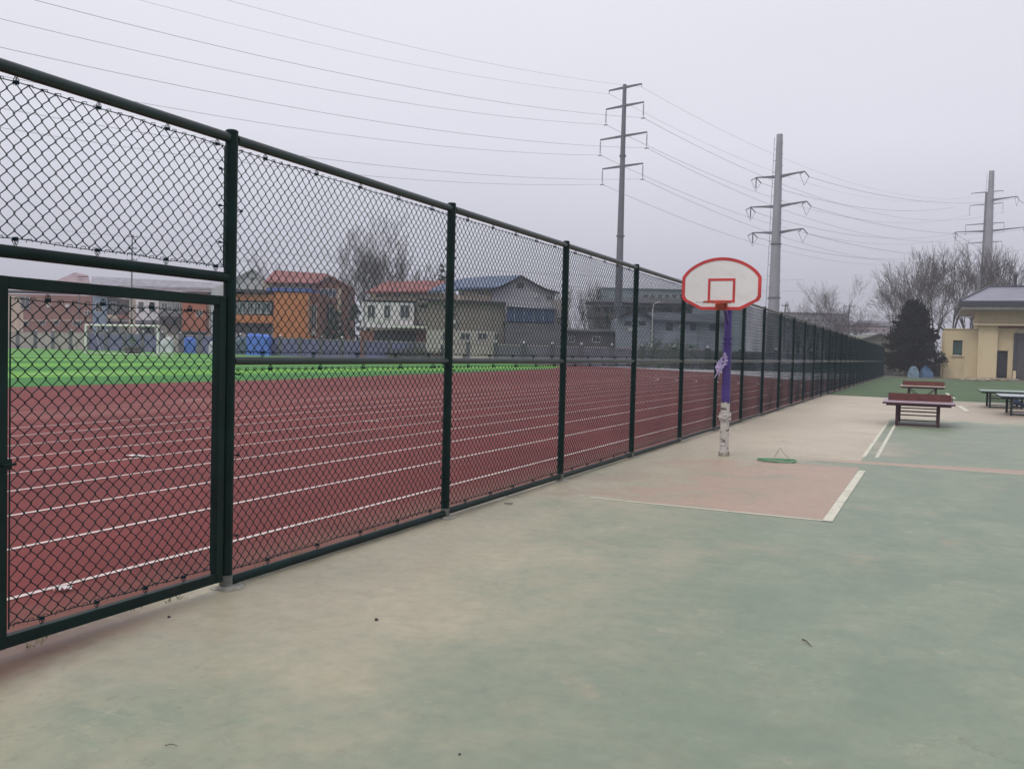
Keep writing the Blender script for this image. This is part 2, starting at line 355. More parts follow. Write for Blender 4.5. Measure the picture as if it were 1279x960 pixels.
for lx in lanes:
    r = lx-XC; pts = [(lx, -12), (lx, YC)]+[(XC+r*math.cos(t), YC+r*math.sin(t)) for t in [i*R(3) for i in range(1, 26)]]
    mb = MB(); hw = .03
    for s_ in (-1, 1):
        for i, p in enumerate(pts):
            if i < 2: q = (p[0]+s_*hw, p[1])
            else:
                u = Vector((p[0]-XC, p[1]-YC)).normalized(); q = (p[0]+u.x*s_*hw, p[1]+u.y*s_*hw)
            mb.v.append((q[0], q[1], .000))
    n = len(pts); mb.f = [(i, n+i, n+i+1, i+1) for i in range(n-1)]
    me = mb.mesh('lane_line', wl, fix=False)
    if me.polygons[0].normal.z < 0: me.flip_normals()
    tag(link('lane_line', me), kind='structure')
# worn cross dashes and touchlines
for a, b2, wd in (((24, 467.3), (198, 465.6), .35), ((14, 443), (280, 450), .4)):
    p, q = gp(*a), gp(*b2); strip('touch_line', p, q, wd, mat_line('turf_line_paint', (214, 224, 206), .6, (90, 160, 70)), .004)
for a, b2 in (((449, 526), (474, 525.8)), ((225, 499.6), (256, 498.6)), ((160, 460), (200, 459.5))):
    strip('track_mark', gp(*a), gp(*b2), .10, wl, .003)
pvm = mat('pale_concrete_pavement', lin((196, 196, 200)), .85, .12, .4, dirt=lin((150, 150, 148)))
up = [gp(1062, 466.5), gp(1000, 465.2), gp(975, 464.2), gp(925, 461), gp(890, 459.4), gp(850, 457.8), gp(780, 455.2), gp(705, 453)]
sheet('pavement', [(-7.5, 92), ]+[(p.x, p.y) for p in far[:-1]]+[(p.x, p.y) for p in up[::-1]]+[(-5.0, 104)], pvm, -.003)

# ------------------------------------------------------------------ the chain link fence
D, SP, Y0, HT, RAIL = 4.809, 3.4528, 5.381, 3.4446, 1.7227
CW, CH = .092, .092
def chain(width, z0, z1, seed, wr=.0037):
    """woven diamond mesh: one zigzag wire per column, hooked into its neighbours; x along the fence"""
    rnd = random.Random(seed); mb = MB()
    nz_ = int(round((z1-z0)/(CH/2))); dz = (z1-z0)/nz_
    nc = int(width/CW*2); dx = width/nc
    ph = [rnd.uniform(0, 6.28) for _ in range(6)]
    def warp(x, z):
        return (.006*math.sin(x*1.9+ph[0]+z*1.3)+.004*math.sin(x*5.1+ph[1]-z*2.2),
                .010*math.sin(x*2.3+ph[2])*math.sin(z*1.8+ph[3]), .006*math.sin(x*2.7+ph[4]+z)+.004*math.sin(x*6.3+ph[5]))
    for c in range(nc):
        if c % 2: continue
        pts = []
        for k in range(nz_+1):
            x = c*dx + (dx if k % 2 else 0)
            z = z0+k*dz; wx, wy, wz = warp(x, z)
            sgn = 1 if k % 2 else -1
            # a small hook at every crossing so that neighbours interlock
            pts.append((x+wx+sgn*.003, wy+.0035*(1 if (k//2) % 2 else -1), z+wz-dz*.06))
            pts.append((x+wx+sgn*.003, wy-.0035*(1 if (k//2) % 2 else -1), z+wz+dz*.06))
        mb.tube(pts, wr, 3, cap=False)
    for c in range(nc):
        if c % 2 == 0: continue
        pts = []
        for k in range(nz_+1):
            x = c*dx + (0 if k % 2 else dx)
            z = z0+k*dz; wx, wy, wz = warp(x, z); sgn = -1 if k % 2 else 1
            pts.append((x+wx+sgn*.003, wy-.0035*(1 if (k//2) % 2 else -1), z+wz-dz*.06))
            pts.append((x+wx+sgn*.003, wy+.0035*(1 if (k//2) % 2 else -1), z+wz+dz*.06))
        mb.tube(pts, wr, 3, cap=False)
    return mb
def tension(width, z, seed, x0=0, r=.0035):
    rnd = random.Random(seed); mb = MB(); n = 60
    mb.tube([(x0+width*i/n, .006*math.sin(i*.8), z+.004*math.sin(i*.5+seed)) for i in range(n+1)], r, 4)
    # knuckled ends of the mesh curling round the wire
    k = int(width/CW)
    for i in range(k):
        x = x0+(i+.5)*width/k+rnd.uniform(-.004, .004)
        mb.tube([(x-.022, 0, z-.012), (x-.008, .008, z+.010), (x+.010, -.006, z+.012), (x+.020, 0, z-.004)], .0028, 3)
    return mb
FR = R(90)    # local x runs along world +Y
fence = thing('chain_link_fence', 'long dark green chain link fence between red track and concrete court', 'fence', (-D, 0, 0), FR)
NPOST = 32
pm = MB().cyl(0, 0, 0, HT-.012, .047, n=16)
pm.cyl(0, 0, HT-.012, HT, .050, .040, 16)
pme = pm.mesh('post', MT['fence'], True)
fm_ = MB()
rnd = random.Random(4)
ring = [(.11*(1+.25*math.sin(3*a+1))*math.cos(a), .11*(1+.25*math.cos(2*a))*math.sin(a)) for a in [i*PI/6 for i in range(12)]]
fm_.add([(x*1.15, y*1.15, 0.002) for x, y in ring]+[(x*.8, y*.8, .016) for x, y in ring], [tuple(range(12, 24))]+[(i, (i+1) % 12, (i+1) % 12+12, i+12) for i in range(12)])
fme = fm_.mesh('footing', MT['foot'], True)
sleeve_me = MB().cyl(0, 0, 0, .10, .0495, n=16).mesh('post_base', mat('weathered_bare_steel', (.16, .17, .15), .7, .4, 14, dirt=(.05, .06, .05)), True)
rail_len = SP-.094
def railmesh(name, z, r): return MB().tube([(.047, 0, z), (SP-.047, 0, z)], r, 14).mesh(name, MT['rail'], True)
top_me = railmesh('top_rail', HT-.062, .037); mid_me = railmesh('mid_rail', RAIL, .032); bot_me = MB().tube([(.047, 0, .056), (SP-.047, 0, .056)], .036, 14).mesh('bottom_rail', MT['fence'], True)
ups = [chain(SP-.13, RAIL+.065, HT-.135, i).mesh('upper_mesh', MT['wire'], fix=False) for i in (1, 2)]
los = [chain(SP-.13, .125, RAIL-.065, i).mesh('lower_mesh', MT['wire'], fix=False) for i in (3, 4)]
tws = {z: tension(SP-.13, z, i).mesh('tension_wire', MT['wire'], fix=False) for i, z in enumerate((RAIL+.065, HT-.135, .125, RAIL-.065))}
clip = MB(); clip.box(-.014, .014, -.012, .012, -.012, .014)
for s_ in (-.009, .009): clip.tube([(s_, -.02, -.02), (s_, -.022, .02), (s_, 0, .05), (s_, .022, .02), (s_, .02, -.02)], .0035, 4)
clip.v = [(x*.7, y*.7, z*.7) for x, y, z in clip.v]
clip_me = clip.mesh('clip', MT['wire'])
hook = MB().tube([(0, -.01, -.006), (.03, -.014, 0), (.055, 0, .004), (.03, .012, .004), (0, .01, .006)], .0035, 4)
hook.box(-.012, .006, -.008, .008, -.008, .008)
hook_me = hook.mesh('tie', MT['wire'])
for i in range(-1, NPOST):
    x = Y0+i*SP
    p = link('post', pme, fence, loc=(x, 0, 0), rz=rnd.uniform(0, 6))
    if i < 12: link('post_base', sleeve_me, fence, loc=(x, 0, 0), rz=i)
    if i < 12: link('footing', fme, fence, loc=(x, -.03, .001), rz=rnd.uniform(-.3, .3)+PI*(i % 2))
    if i == NPOST-1: continue
    link('top_rail', top_me, fence, loc=(x, 0, 0))
    if i >= 0:
        link('mid_rail', mid_me, fence, loc=(x, 0, 0)); link('bottom_rail', bot_me, fence, loc=(x, 0, rnd.uniform(-.012, .006)))
        link('upper_mesh', ups[i % 2], fence, loc=(x+.065, 0, 0)); link('lower_mesh', los[i % 2], fence, loc=(x+.065, 0, 0))
        if i < 8:
            for z, me in tws.items(): link('tension_wire', me, fence, loc=(x+.065, 0, 0))
        if i < 3:
            for k in range(5):
                xx = x+.38+k*.66
                link('clip', clip_me, fence, loc=(xx, 0, HT-.135)); c = link('clip', clip_me, fence, loc=(xx, 0, RAIL+.065)); c.rotation_euler = (PI, 0, 0)
                link('clip', clip_me, fence, loc=(xx+.1, 0, RAIL-.065)); c = link('clip', clip_me, fence, loc=(xx+.1, 0, .12)); c.rotation_euler = (PI, 0, 0)
            for k in range(5):
                link('tie', hook_me, fence, loc=(x+SP-.05-.062, 0, .45+k*.62)); c = link('tie', hook_me, fence, loc=(x+.05+.062, 0, .38+k*.62)); c.rotation_euler = (0, 0, PI)
    else:   # the gate bay: lintel, one mesh above
        LZ = 2.345
        MB().tube([(.047, 0, LZ), (SP-.047, 0, LZ)], .038, 14).build('lintel_rail', MT['fence'], fence, True).location = (x, 0, 0)
        chain(SP-.13, LZ+.075, HT-.135, 9, .0038).build('gate_bay_mesh', MT['wire'], fence, fix=False).location = (x+.065, 0, 0)
        for z in (LZ+.075, HT-.135): tension(SP-.13, z, 5).build('tension_wire', MT['wire'], fence, fix=False).location = (x+.065, 0, 0)
        for xx in (.55, 1.12, 1.68, 2.25, 2.82, 3.3):
            link('clip', clip_me, fence, loc=(x+xx, 0, HT-.135)); c = link('clip', clip_me, fence, loc=(x+xx, 0, LZ+.075)); c.rotation_euler = (PI, 0, 0)
        for k in range(3):
            link('tie', hook_me, fence, loc=(x+SP-.05-.062, 0, 2.6+k*.27))
        for z0, z1, xx in ((LZ+.075, HT-.135, SP-.07), (LZ+.075, HT-.135, .07)):
            MB().tube([(xx, .004, z0), (xx-.006, -.004, (z0+z1)/2), (xx, .004, z1)], .004, 4).build('tension_bar', MT['wire'], fence).location = (x, 0, 0)
# gate leaves
def gate(label, x0, x1, hinge_right):
    g = thing('gate', label, 'gate', (-D, x0 if not hinge_right else x1, 0), FR, 'gate leaves in the fence')
    o = -(x1-x0) if hinge_right else 0
    wd = x1-x0; fw = .072; T, B_ = 2.205, .062
    for a in (0, wd-fw):
        MB().box(o+a, o+a+fw, -.03, .03, B_, T).build('frame_upright', MT['gatepaint'], g, bevel=.006)
    MB().box(o+fw, o+wd-fw, -.029, .029, T-fw, T-.001).build('frame_top', MT['gatepaint'], g, bevel=.006)
    MB().box(o+fw, o+wd-fw, -.029, .029, B_+.001, B_+fw).build('frame_bottom', MT['gatepaint'], g, bevel=.006)
    chain(wd-2*fw-.07, B_+fw+.045, T-fw-.055, 21, .0038).build('gate_mesh', MT['wire'], g, fix=False).location = (o+fw+.035, 0, 0)
    for z in (B_+fw+.045, T-fw-.055): tension(wd-2*fw-.07, z, 7).build('tension_wire', MT['wire'], g, fix=False).location = (o+fw+.035, 0, 0)
    for a in (fw+.032, wd-fw-.032): MB().tube([(o+a, 0, B_+fw+.03), (o+a, 0, T-fw-.04)], .0045, 4).build('tension_bar', MT['wire'], g)
    for xx in (.35, .75, 1.15, 1.5):
        link('clip', clip_me, g, loc=(o+xx, 0, T-fw-.05)); c = link('clip', clip_me, g, loc=(o+xx-.03, 0, B_+fw+.04)); c.rotation_euler = (PI, 0, 0)
    for z in (.35, 1.85):
        hx = o+wd if hinge_right else o
        MB().cyl(hx+(.012 if hinge_right else -.012), 0, z, z+.11, .014, n=10).build('hinge', MT['fence'], g, True)
    lx = o+.036 if hinge_right else o+wd-.036
    b = MB().box(lx-.05, lx+.05, -.045, -.031, 1.10, 1.16); b.tube([(lx-.08, -.05, 1.13), (lx+.07, -.05, 1.13)], .009, 8); b.build('latch', MT['gatepaint'], g)
    return g
gate('green mesh gate leaf hinged on the nearest full fence post', 3.475, Y0-.065, True)
gate('green mesh gate leaf left of the picture edge, meeting the hinged leaf', Y0-SP+.065, 3.465, False)

# ------------------------------------------------------------------ weeds and litter
def leaf_cluster(mb, c, r, n, size, rnd, flat=1.0, up=0):
    for _ in range(n):
        d = Vector((rnd.gauss(0, 1), rnd.gauss(0, 1), rnd.gauss(0, 1)*flat)).normalized()*r*rnd.random()**.45
        p = Vector(c)+d; a = Vector((rnd.uniform(-1, 1), rnd.uniform(-1, 1), rnd.uniform(-1, 1)+up)).normalized()*size*rnd.uniform(.6, 1.4)
        b = a.cross(Vector((rnd.uniform(-1, 1), rnd.uniform(-1, 1), rnd.uniform(-1, 1)))).normalized()*size*.45
        mb.add([p-a*.5, p+b*.5, p+a*.5, p-b*.5], [(0, 1, 2, 3)])
rnd = random.Random(11); mb = MB()
for i in range(46):
    y = 2.5+rnd.random()**1.5*18; x = -D-.06+rnd.uniform(-.16, .02); n = rnd.randint(4, 10)
    for _ in range(n):
        a = rnd.uniform(0, 6.28); h = rnd.uniform(.015, .055); rr = rnd.uniform(.01, .04)
        bx, by = x+rnd.uniform(-.03, .03), y+rnd.uniform(-.05, .05)
        mb.add([(bx-.003, by, .0), (bx+.003, by+.002, .0), (bx+rr*math.cos(a), by+rr*math.sin(a), h)], [(0, 1, 2)])
tag(mb.build('weeds', mat('dry_weed', (.12, .15, .05), .9, .4, 8), fix=False), 'small weeds sprouting along the foot of the fence', 'weeds', kind='stuff')
def scrap(name, label, cat, px, py, L, W_, m, rz, h=.015, group=None):
    p = gp(px, py); rr = random.Random(int(px)); mb = MB(); nx, ny = 6, 4; vs = []
    for i in range(nx+1):
        for j in range(ny+1):
            e = 1+.18*math.sin(i*2.1+j); vs.append(((i/nx-.5)*L*e, (j/ny-.5)*W_*(1+.2*math.cos(i*1.7)), .006+h*abs(math.sin(i*1.4+j*.9+rr.random()))))
    fs = [(i*(ny+1)+j, (i+1)*(ny+1)+j, (i+1)*(ny+1)+j+1, i*(ny+1)+j+1) for i in range(nx) for j in range(ny)]
    mb.add(vs, fs); o = mb.build(name, m, fix=False); o.location = (p.x, p.y, 0); o.rotation_euler = (0, 0, rz)
    tag(o, label, cat, group); return o
paper = mat('white_paper', (.72, .70, .70), .8, .12, 9)
scrap('paper_scrap', 'crumpled white paper scrap lying on red track inside the gate, nearer one', 'litter', 79, 737, .11, .07, paper, .6, .03)
scrap('paper_scrap', 'flat white paper scrap on a lane line farther up the red track', 'litter', 171, 570, .34, .13, paper, .2, .02)
scrap('dry_leaf', 'small curled brown leaf on concrete beside second fence post bay', 'leaf', 635, 630, .10, .03, mat('dead_leaf', (.08, .06, .05), .9), .3, .015)
def twig(label, px, py, px2, py2, r=.004):
    a, b = gp(px, py), gp(px2, py2); d = b-a
    pts = [(0, 0, .006), (d.x*.35+.004, d.y*.35, .014), (d.x*.7-.004, d.y*.7, .012), (d.x, d.y, .005)]
    o = MB().tube(pts, [r, r*.9, r*.8, r*.4], 5).build('twig', mat('dark_twig', (.04, .035, .03), .9, .3, 20)); o.location = (a.x, a.y, 0)
    tag(o, label, 'twig'); return o
twig('dark bent twig lying alone on green court at right', 1002, 799, 1014, 808)
twig('thin brown twig on tan concrete near bottom left', 206, 932, 222, 932.5, .002)
for lab, px, py, s in (('dark pebble on pale court left of centre, by greenish stain', 470, 774.5, .014), ('tiny black pebble on court near bottom centre edge', 574, 942, .007), ('small brown clod on court midway between fence and camera', 211, 771, .012)):
    p = gp(px, py); mb = MB().ball((0, 0, s*.5), s, 8, 5, .6)
    rr = random.Random(int(px)); mb.v = [(x*(1+rr.uniform(-.2, .2)), y*(1+rr.uniform(-.2, .2)), max(0, z)) for x, y, z in mb.v]
    o = mb.build('pebble', mat('dark_pebble', (.05, .05, .05), .9)); o.location = (p.x, p.y, 0); tag(o, lab, 'pebble')

# ------------------------------------------------------------------ green hoop on the ground
g1, g2 = gp(951, 573.5), gp(990, 578.5); gc_ = (g1+g2)/2; rr_ = (g2-g1).length/2
hp = thing('plastic_hoop', 'green plastic hoop lying on concrete beside the purple hoop pole', 'hoop', (gc_.x, gc_.y, 0))
pts = [(rr_*math.cos(a)*(1+.05*math.sin(2*a)), rr_*.74*math.sin(a)*(1+.16*math.cos(3*a)+.1*math.sin(2*a)), .022+.008*math.sin(2*a+.5)) for a in [i*2*PI/40 for i in range(40)]]
MB().tube(pts, .014, 8, close=True).build('ring', mat('green_plastic', (.09, .27, .14), .5, .2, 5), hp, True)
pts = [(rr_*.86*math.cos(a)+.02, rr_*.55*math.sin(a)-.03, .012) for a in [i*2*PI/40 for i in range(40)]]
MB().tube(pts, .010, 6, close=True).build('inner_ring', mat('pale_green_plastic', (.15, .33, .20), .5, .2, 5), hp, True)
pk = at(974, 559, (gc_-Vector((0, 0, CAMH))).dot(F))-gc_; wa = gp(967, 573)-gc_; wb = gp(987, 576.5)-gc_
MB().tube([(wa.x, wa.y, .03), tuple(pk*.75+wa*.25), (pk.x, pk.y, pk.z), tuple(pk*.6+wb*.4), (wb.x, wb.y, .03)], .004, 5).build('wire_handle', mat('thin_grey_wire', (.18, .24, .2), .5), hp)

# ------------------------------------------------------------------ basketball hoop
HB = gp(904, 569)
bh = thing('basketball_hoop', 'fan shaped white backboard with red border on purple pole by fence', 'basketball hoop', (HB.x, HB.y, 0))
def hpx(px, py, d): return at(px, py, d)-Vector((HB.x, HB.y, 0))
DP = (HB-Vector((0, 0, CAMH))).dot(F)
ptop = CAMH+(hor(908)-384)*DP/FPX
purple = mat('purple_pole_paint', (.058, .032, .20), .5, .3, 2, dirt=(.05, .035, .13))
MB().cyl(0, 0, 1.02, 2.02, .080, .077).build('pole', purple, bh, True)
MB().cyl(0, 0, 2.02, ptop+.12, .068, .064).build('pole_upper', purple, bh, True)
MB().cyl(0, 0, 2.06, 2.10, .092).cyl(0, 0, 2.16, 2.19, .090).build('pole_collar', mat('dark_purple_band', (.05, .025, .2), .5), bh, True)
# torn paper wrapping on the lower pole
m, nt_, b_ = new_mat('torn_poster_paper'); v = OBJ(nt_)
n1 = NZ(nt_, v, 5, 6, .7, .6); n2 = NZ(nt_, OBJ(nt_, (2, 2, 6)), 3, 3)
c1 = MX(nt_, SM(nt_, n1, .35, .55), lin((206, 202, 202)), lin((186, 182, 176))); c1 = MX(nt_, SM(nt_, n2, .57, .61), c1, lin((96, 92, 90)))
c1 = MX(nt_, SM(nt_, NZ(nt_, v, 14, 3), .62, .66), c1, lin((190, 150, 170)))
nt_.links.new(c1, b_.inputs['Base Color']); b_.inputs['Roughness'].default_value = .8; BUMP(nt_, b_, n1, .6, .02)
rnd = random.Random(5)
def crumple(z0, z1, r, amp, nseg, nz, seed):
    rr = random.Random(seed); mb = MB(); vs = []
    for k in range(nz+1):
        for j in range(nseg):
            a = 2*PI*j/nseg; q = r+amp*rr.random()*(1 if k not in (0, nz) else .6)
            z = z0+(z1-z0)*k/nz+(rr.uniform(-.03, .03) if 0 < k else 0)
            vs.append((q*math.cos(a), q*math.sin(a), max(z, .004)))
    mb.add(vs, [(k*nseg+j, k*nseg+(j+1) % nseg, (k+1)*nseg+(j+1) % nseg, (k+1)*nseg+j) for k in range(nz) for j in range(nseg)]); return mb
crumple(.0, .98, .076, .010, 18, 22, 1).build('paper_wrapping', m, bh, True, fix=False)
crumple(.66, .80, .086, .045, 14, 5, 3).build('torn_paper_fold', m, bh, False, fix=False)
MB().cyl(0, 0, 0, 1.02, .074).build('pole_base', purple, bh, True)
crumple(0, .06, .088, .02, 14, 3, 9).build('pole_foot', MT['foot'], bh, False, fix=False)
for a, z in ((.9, .93), (-2.3, .95), (3.0, .9)):
    x, y = .10*math.cos(a), .10*math.sin(a)
    MB().add([(x, y, z), (x*1.25, y*1.25+.04, z-.06), (x*1.1, y*1.1-.02, z-.2), (x*.95, y*.95-.05, z-.05)], [(0, 1, 2, 3)])
# plastic film snagged mid pole
film = mat('snagged_plastic_film', (.50, .42, .68), .35, .2, 8)
mb = MB(); rr = random.Random(8); vs = []; nn = 16
for k in range(nn+1):
    t = k/nn; z = 1.88-t*.36; wdt = .10*math.sin(PI*min(1, t*1.05+.03))+.012
    for j in range(7):
        u = j/6-.5; vs.append((-.045-t*.06+u*wdt*2+rr.uniform(-.012, .012), -.105-rr.random()*.03, z+u*.10+rr.uniform(-.015, .015)))
mb.add(vs, [(k*7+j, k*7+j+1, (k+1)*7+j+1, (k+1)*7+j) for k in range(nn) for j in range(6) if rr.random() > .12])
o = mb.build('plastic_film', film, bh, fix=False)
mb = MB(); mb.tube([(-.1, -.1, 1.62), (-.15, -.12, 1.53), (-.20, -.11, 1.44)], [.02, .012, .004], 5); mb.build('film_tatter', film, bh)
# backboard
YB = -1.0
def bpx(px, py):    # point of the board plane in the hoop's local frame
    v = F + RX*((px-639.5)/FPX) - UX*((py-480)/FPX); t = (HB.y+YB)/v.y
    p = Vector((0, 0, CAMH))+v*t; return Vector((p.x-HB.x, 0, p.z))
bl, brr, bt, bbm = bpx(852.5, 356), bpx(951, 356), bpx(901.5, 321.5), bpx(901.5, 387)
cx = (bl.x+brr.x)/2; hw = (brr.x-bl.x)/2; zt, zb = bt.z, bbm.z; Hb = zt-zb
def outline(k):     # k metres inset
    hw2 = hw-k; pts = []
    zb2 = zb+k; zs = zb+.19*Hb+k*.5; zs2 = zb+.66*Hb-k*.35; zt2 = zt-k
    bw = hw*.50-k*.25
    pts += [(cx-bw, zb2), (cx+bw, zb2), (cx+hw2-.035, zs-.012), (cx+hw2, zs+.05), (cx+hw2, zs2-.04), (cx+hw2-.02, zs2)]
    x_e = hw2-.02
    n = 22
    for i in range(1, n):
        t = 1-2*i/n; pts.append((cx+x_e*t, zs2+(zt2-zs2)*(1-abs(t)**2.0)**.80))
    pts += [(cx-hw2+.02, zs2), (cx-hw2, zs2-.04), (cx-hw2, zs+.05), (cx-hw2+.035, zs-.012)]
    return pts
red = mat('red_board_paint', (.55, .045, .045), .5, .18, 3)
white = mat('white_board_paint', lin((226, 226, 226)), .4, .03, 1.5, dirt=lin((212, 211, 208)))
o1, o2 = outline(0), outline(.052)
MB().prism(o2, YB-.02, YB+.02).build('board_face', white, bh)
mb = MB(); n = len(o1); vs = []
for yy in (YB-.028, YB+.022):
    vs += [(x, yy, z) for x, z in o1]+[(x, yy, z) for x, z in o2]
fs = []
for i in range(n):
    j = (i+1) % n
    fs += [(i, j, n+j, n+i), (2*n+i, 3*n+i, 3*n+j, 2*n+j), (i, 2*n+i, 2*n+j, j), (n+i, n+j, 3*n+j, 3*n+i)]
mb.add(vs, fs); mb.build('board_border', red, bh)
tl, br2 = bpx(885, 348), bpx(918, 378)
t_ = .042; mb = MB(); x0, x1, z1, z0 = tl.x, br2.x, tl.z, br2.z
for a in ((x0, x1, z1-t_, z1), (x0, x1, z0, z0+t_), (x0, x0+t_, z0+t_, z1-t_), (x1-t_, x1, z0+t_, z1-t_)):
    mb.box(a[0], a[1], YB-.026, YB-.018, a[2], a[3])
mb.build('target_square', red, bh)
# rim
orange = mat('orange_rim_paint', (.48, .07, .03), .5, .25, 6)
rz = zb+.115; rc = (x0+x1)/2+.01; rim_r = .225
MB().tube([(rc+rim_r*math.cos(a), YB-.17-rim_r+rim_r*math.sin(a)*1.0, rz) for a in [i*2*PI/36 for i in range(36)]], .011, 8, close=True).build('rim', orange, bh, True)
mb = MB().box(rc-.105, rc+.105, YB-.05, YB-.028, rz-.12, rz+.02)
mb.box(rc-.09, rc+.09, YB-.20, YB-.05, rz-.012, rz+.004); mb.add([(rc-.07, YB-.19, rz-.012), (rc+.07, YB-.19, rz-.012), (rc+.07, YB-.05, rz-.1), (rc-.07, YB-.05, rz-.1)], [(0, 1, 2, 3)])
mb.build('rim_bracket', orange, bh)
mb = MB(); rr = random.Random(2)
for i in range(12):
    a = i*2*PI/12; p = (rc+rim_r*math.cos(a), YB-.17-rim_r+rim_r*math.sin(a), rz-.012)
    mb.tube([(p[0]-.008, p[1], p[2]), (p[0], p[1], p[2]-.022), (p[0]+.008, p[1], p[2])], .003, 4)
mb.tube([(rc-rim_r, YB-.4, rz), (rc-rim_r-.06, YB-.42, rz-.01), (rc-rim_r-.11, YB-.41, rz-.004), (rc-rim_r-.14, YB-.40, rz+.004)], .005, 4)
mb.build('net_hooks', mat('dark_hook_steel', (.05, .04, .04), .5), bh)
# support arms
mb = MB(); mb.tube([(0, 0, ptop+.06), (rc*.3, YB*.5, zb+.30), (rc, YB+.06, zb+.36)], .045, 8)
mb.tube([(0, 0, ptop-.25), (rc*.4, YB*.45, zb+.02), (rc, YB+.06, zb+.12)], .035, 8)
mb.box(rc-.32, rc+.32, YB+.024, YB+.07, zb+.10, zb+.16); mb.box(rc-.32, rc+.32, YB+.024, YB+.07, zb+.40, zb+.46)
mb.build('support_arm', purple, bh)

# ------------------------------------------------------------------ table tennis tables
def tt(label, px_left, d, top_rgb, frame_rgb, net=True, brace='bars', z=.70, width=1.92, length=2.74, nm=''):
    zpx = hor(px_left)+(CAMH-z)*FPX/d
    p = at(px_left, zpx, d)
    t = thing('table_tennis_table', label, 'table', (p.x, p.y, 0), 0, 'outdoor table tennis tables')
    tm_ = mat('table_top_'+nm, top_rgb, .45, .12, 2, dirt=tuple(c*.7 for c in top_rgb)); fm2 = mat('table_frame_'+nm, frame_rgb, .5, .2, 4)
    MB().box(0, width, 0, length, z-.035, z).build('tabletop', tm_, t, bevel=.004)
    mb = MB()
    for a in ((-.006, width+.006, -.008, .0, z-.05, z-.004), (-.006, width+.006, length, length+.008, z-.05, z-.004), (-.012, -.001, 0, length, z-.05, z-.004), (width+.001, width+.012, 0, length, z-.05, z-.004)): mb.box(*a)
    mb.build('edge_band', fm2, t)
    MB().box(.08, width-.08, .12, length-.12, z-.10, z-.036).build('apron', fm2, t)
    ix = .37
    for y in (.32, length-.32):
        for x in (ix, width-ix-.03):
            MB().box(x-.04, x+.04, y-.03, y+.03, 0, z-.10).build('leg', fm2, t, bevel=.004)
        mb = MB()
        if brace == 'bars':
            for zz in (.30, .40, .03): mb.box(ix+.04, width-ix-.07, y-.015, y+.015, zz, zz+.035)
        else:
            mb.tube([(ix, y, .58), (ix+.42, y, .22)], .02, 4); mb.tube([(width-ix-.03, y, .58), (width-ix-.45, y, .22)], .02, 4)
            mb.box(ix+.04, width-ix-.07, y-.012, y+.012, .20, .235)
        mb.build('cross_bar', fm2, t)
    if net:
        MB().box(.10, width-.06, length/2-.012, length/2+.012, z+.003, z+.215).build('net_board', mat('red_net_board', (.13, .042, .038), .7, .2, 5), t)
        mb = MB()
        for x in (.085, width-.05): mb.box(x, x+.02, length/2-.016, length/2+.016, z, z+.22)
        mb.build('net_post', fm2, t)
    return t
mar = (.055, .018, .028)
tt('table tennis table with red net board and maroon frame, nearest full table', 1103, 25.9, lin((160, 142, 152)), mar, z=.68, width=1.84, nm='pinkish')
tt('table tennis table with diagonal braces standing behind the maroon framed one', 1124, 42.0, lin((186, 170, 152)), (.05, .025, .035), True, 'x', nm='cream')
tt('green topped table tennis table at right picture edge, farther of two', 1225, 37.4, lin((138, 160, 146)), (.02, .035, .03), False, 'bars', nm='green')
t4 = tt('pale table tennis table with blue cloth underneath, cut by right picture edge', 1250, 32.3, lin((176, 188, 192)), (.02, .03, .04), False, 'bars', nm='paleblue')
mb = MB(); rr = random.Random(3); vs = []
for i in range(9):
    for j in range(5): vs.append((.45+i*.13, .15+j*.12, .62-.16*math.sin(i*.42)-.05*rr.random()-.04*j))
mb.add(vs, [(i*5+j, (i+1)*5+j, (i+1)*5+j+1, i*5+j+1) for i in range(8) for j in range(4)])
cl = mb.build('cloth', mat('blue_cloth', (.10, .16, .38), .8, .3, 6), None, fix=False); cl.location = t4.location
tag(cl, 'crumpled blue cloth hung beneath the pale table tennis table', 'cloth')

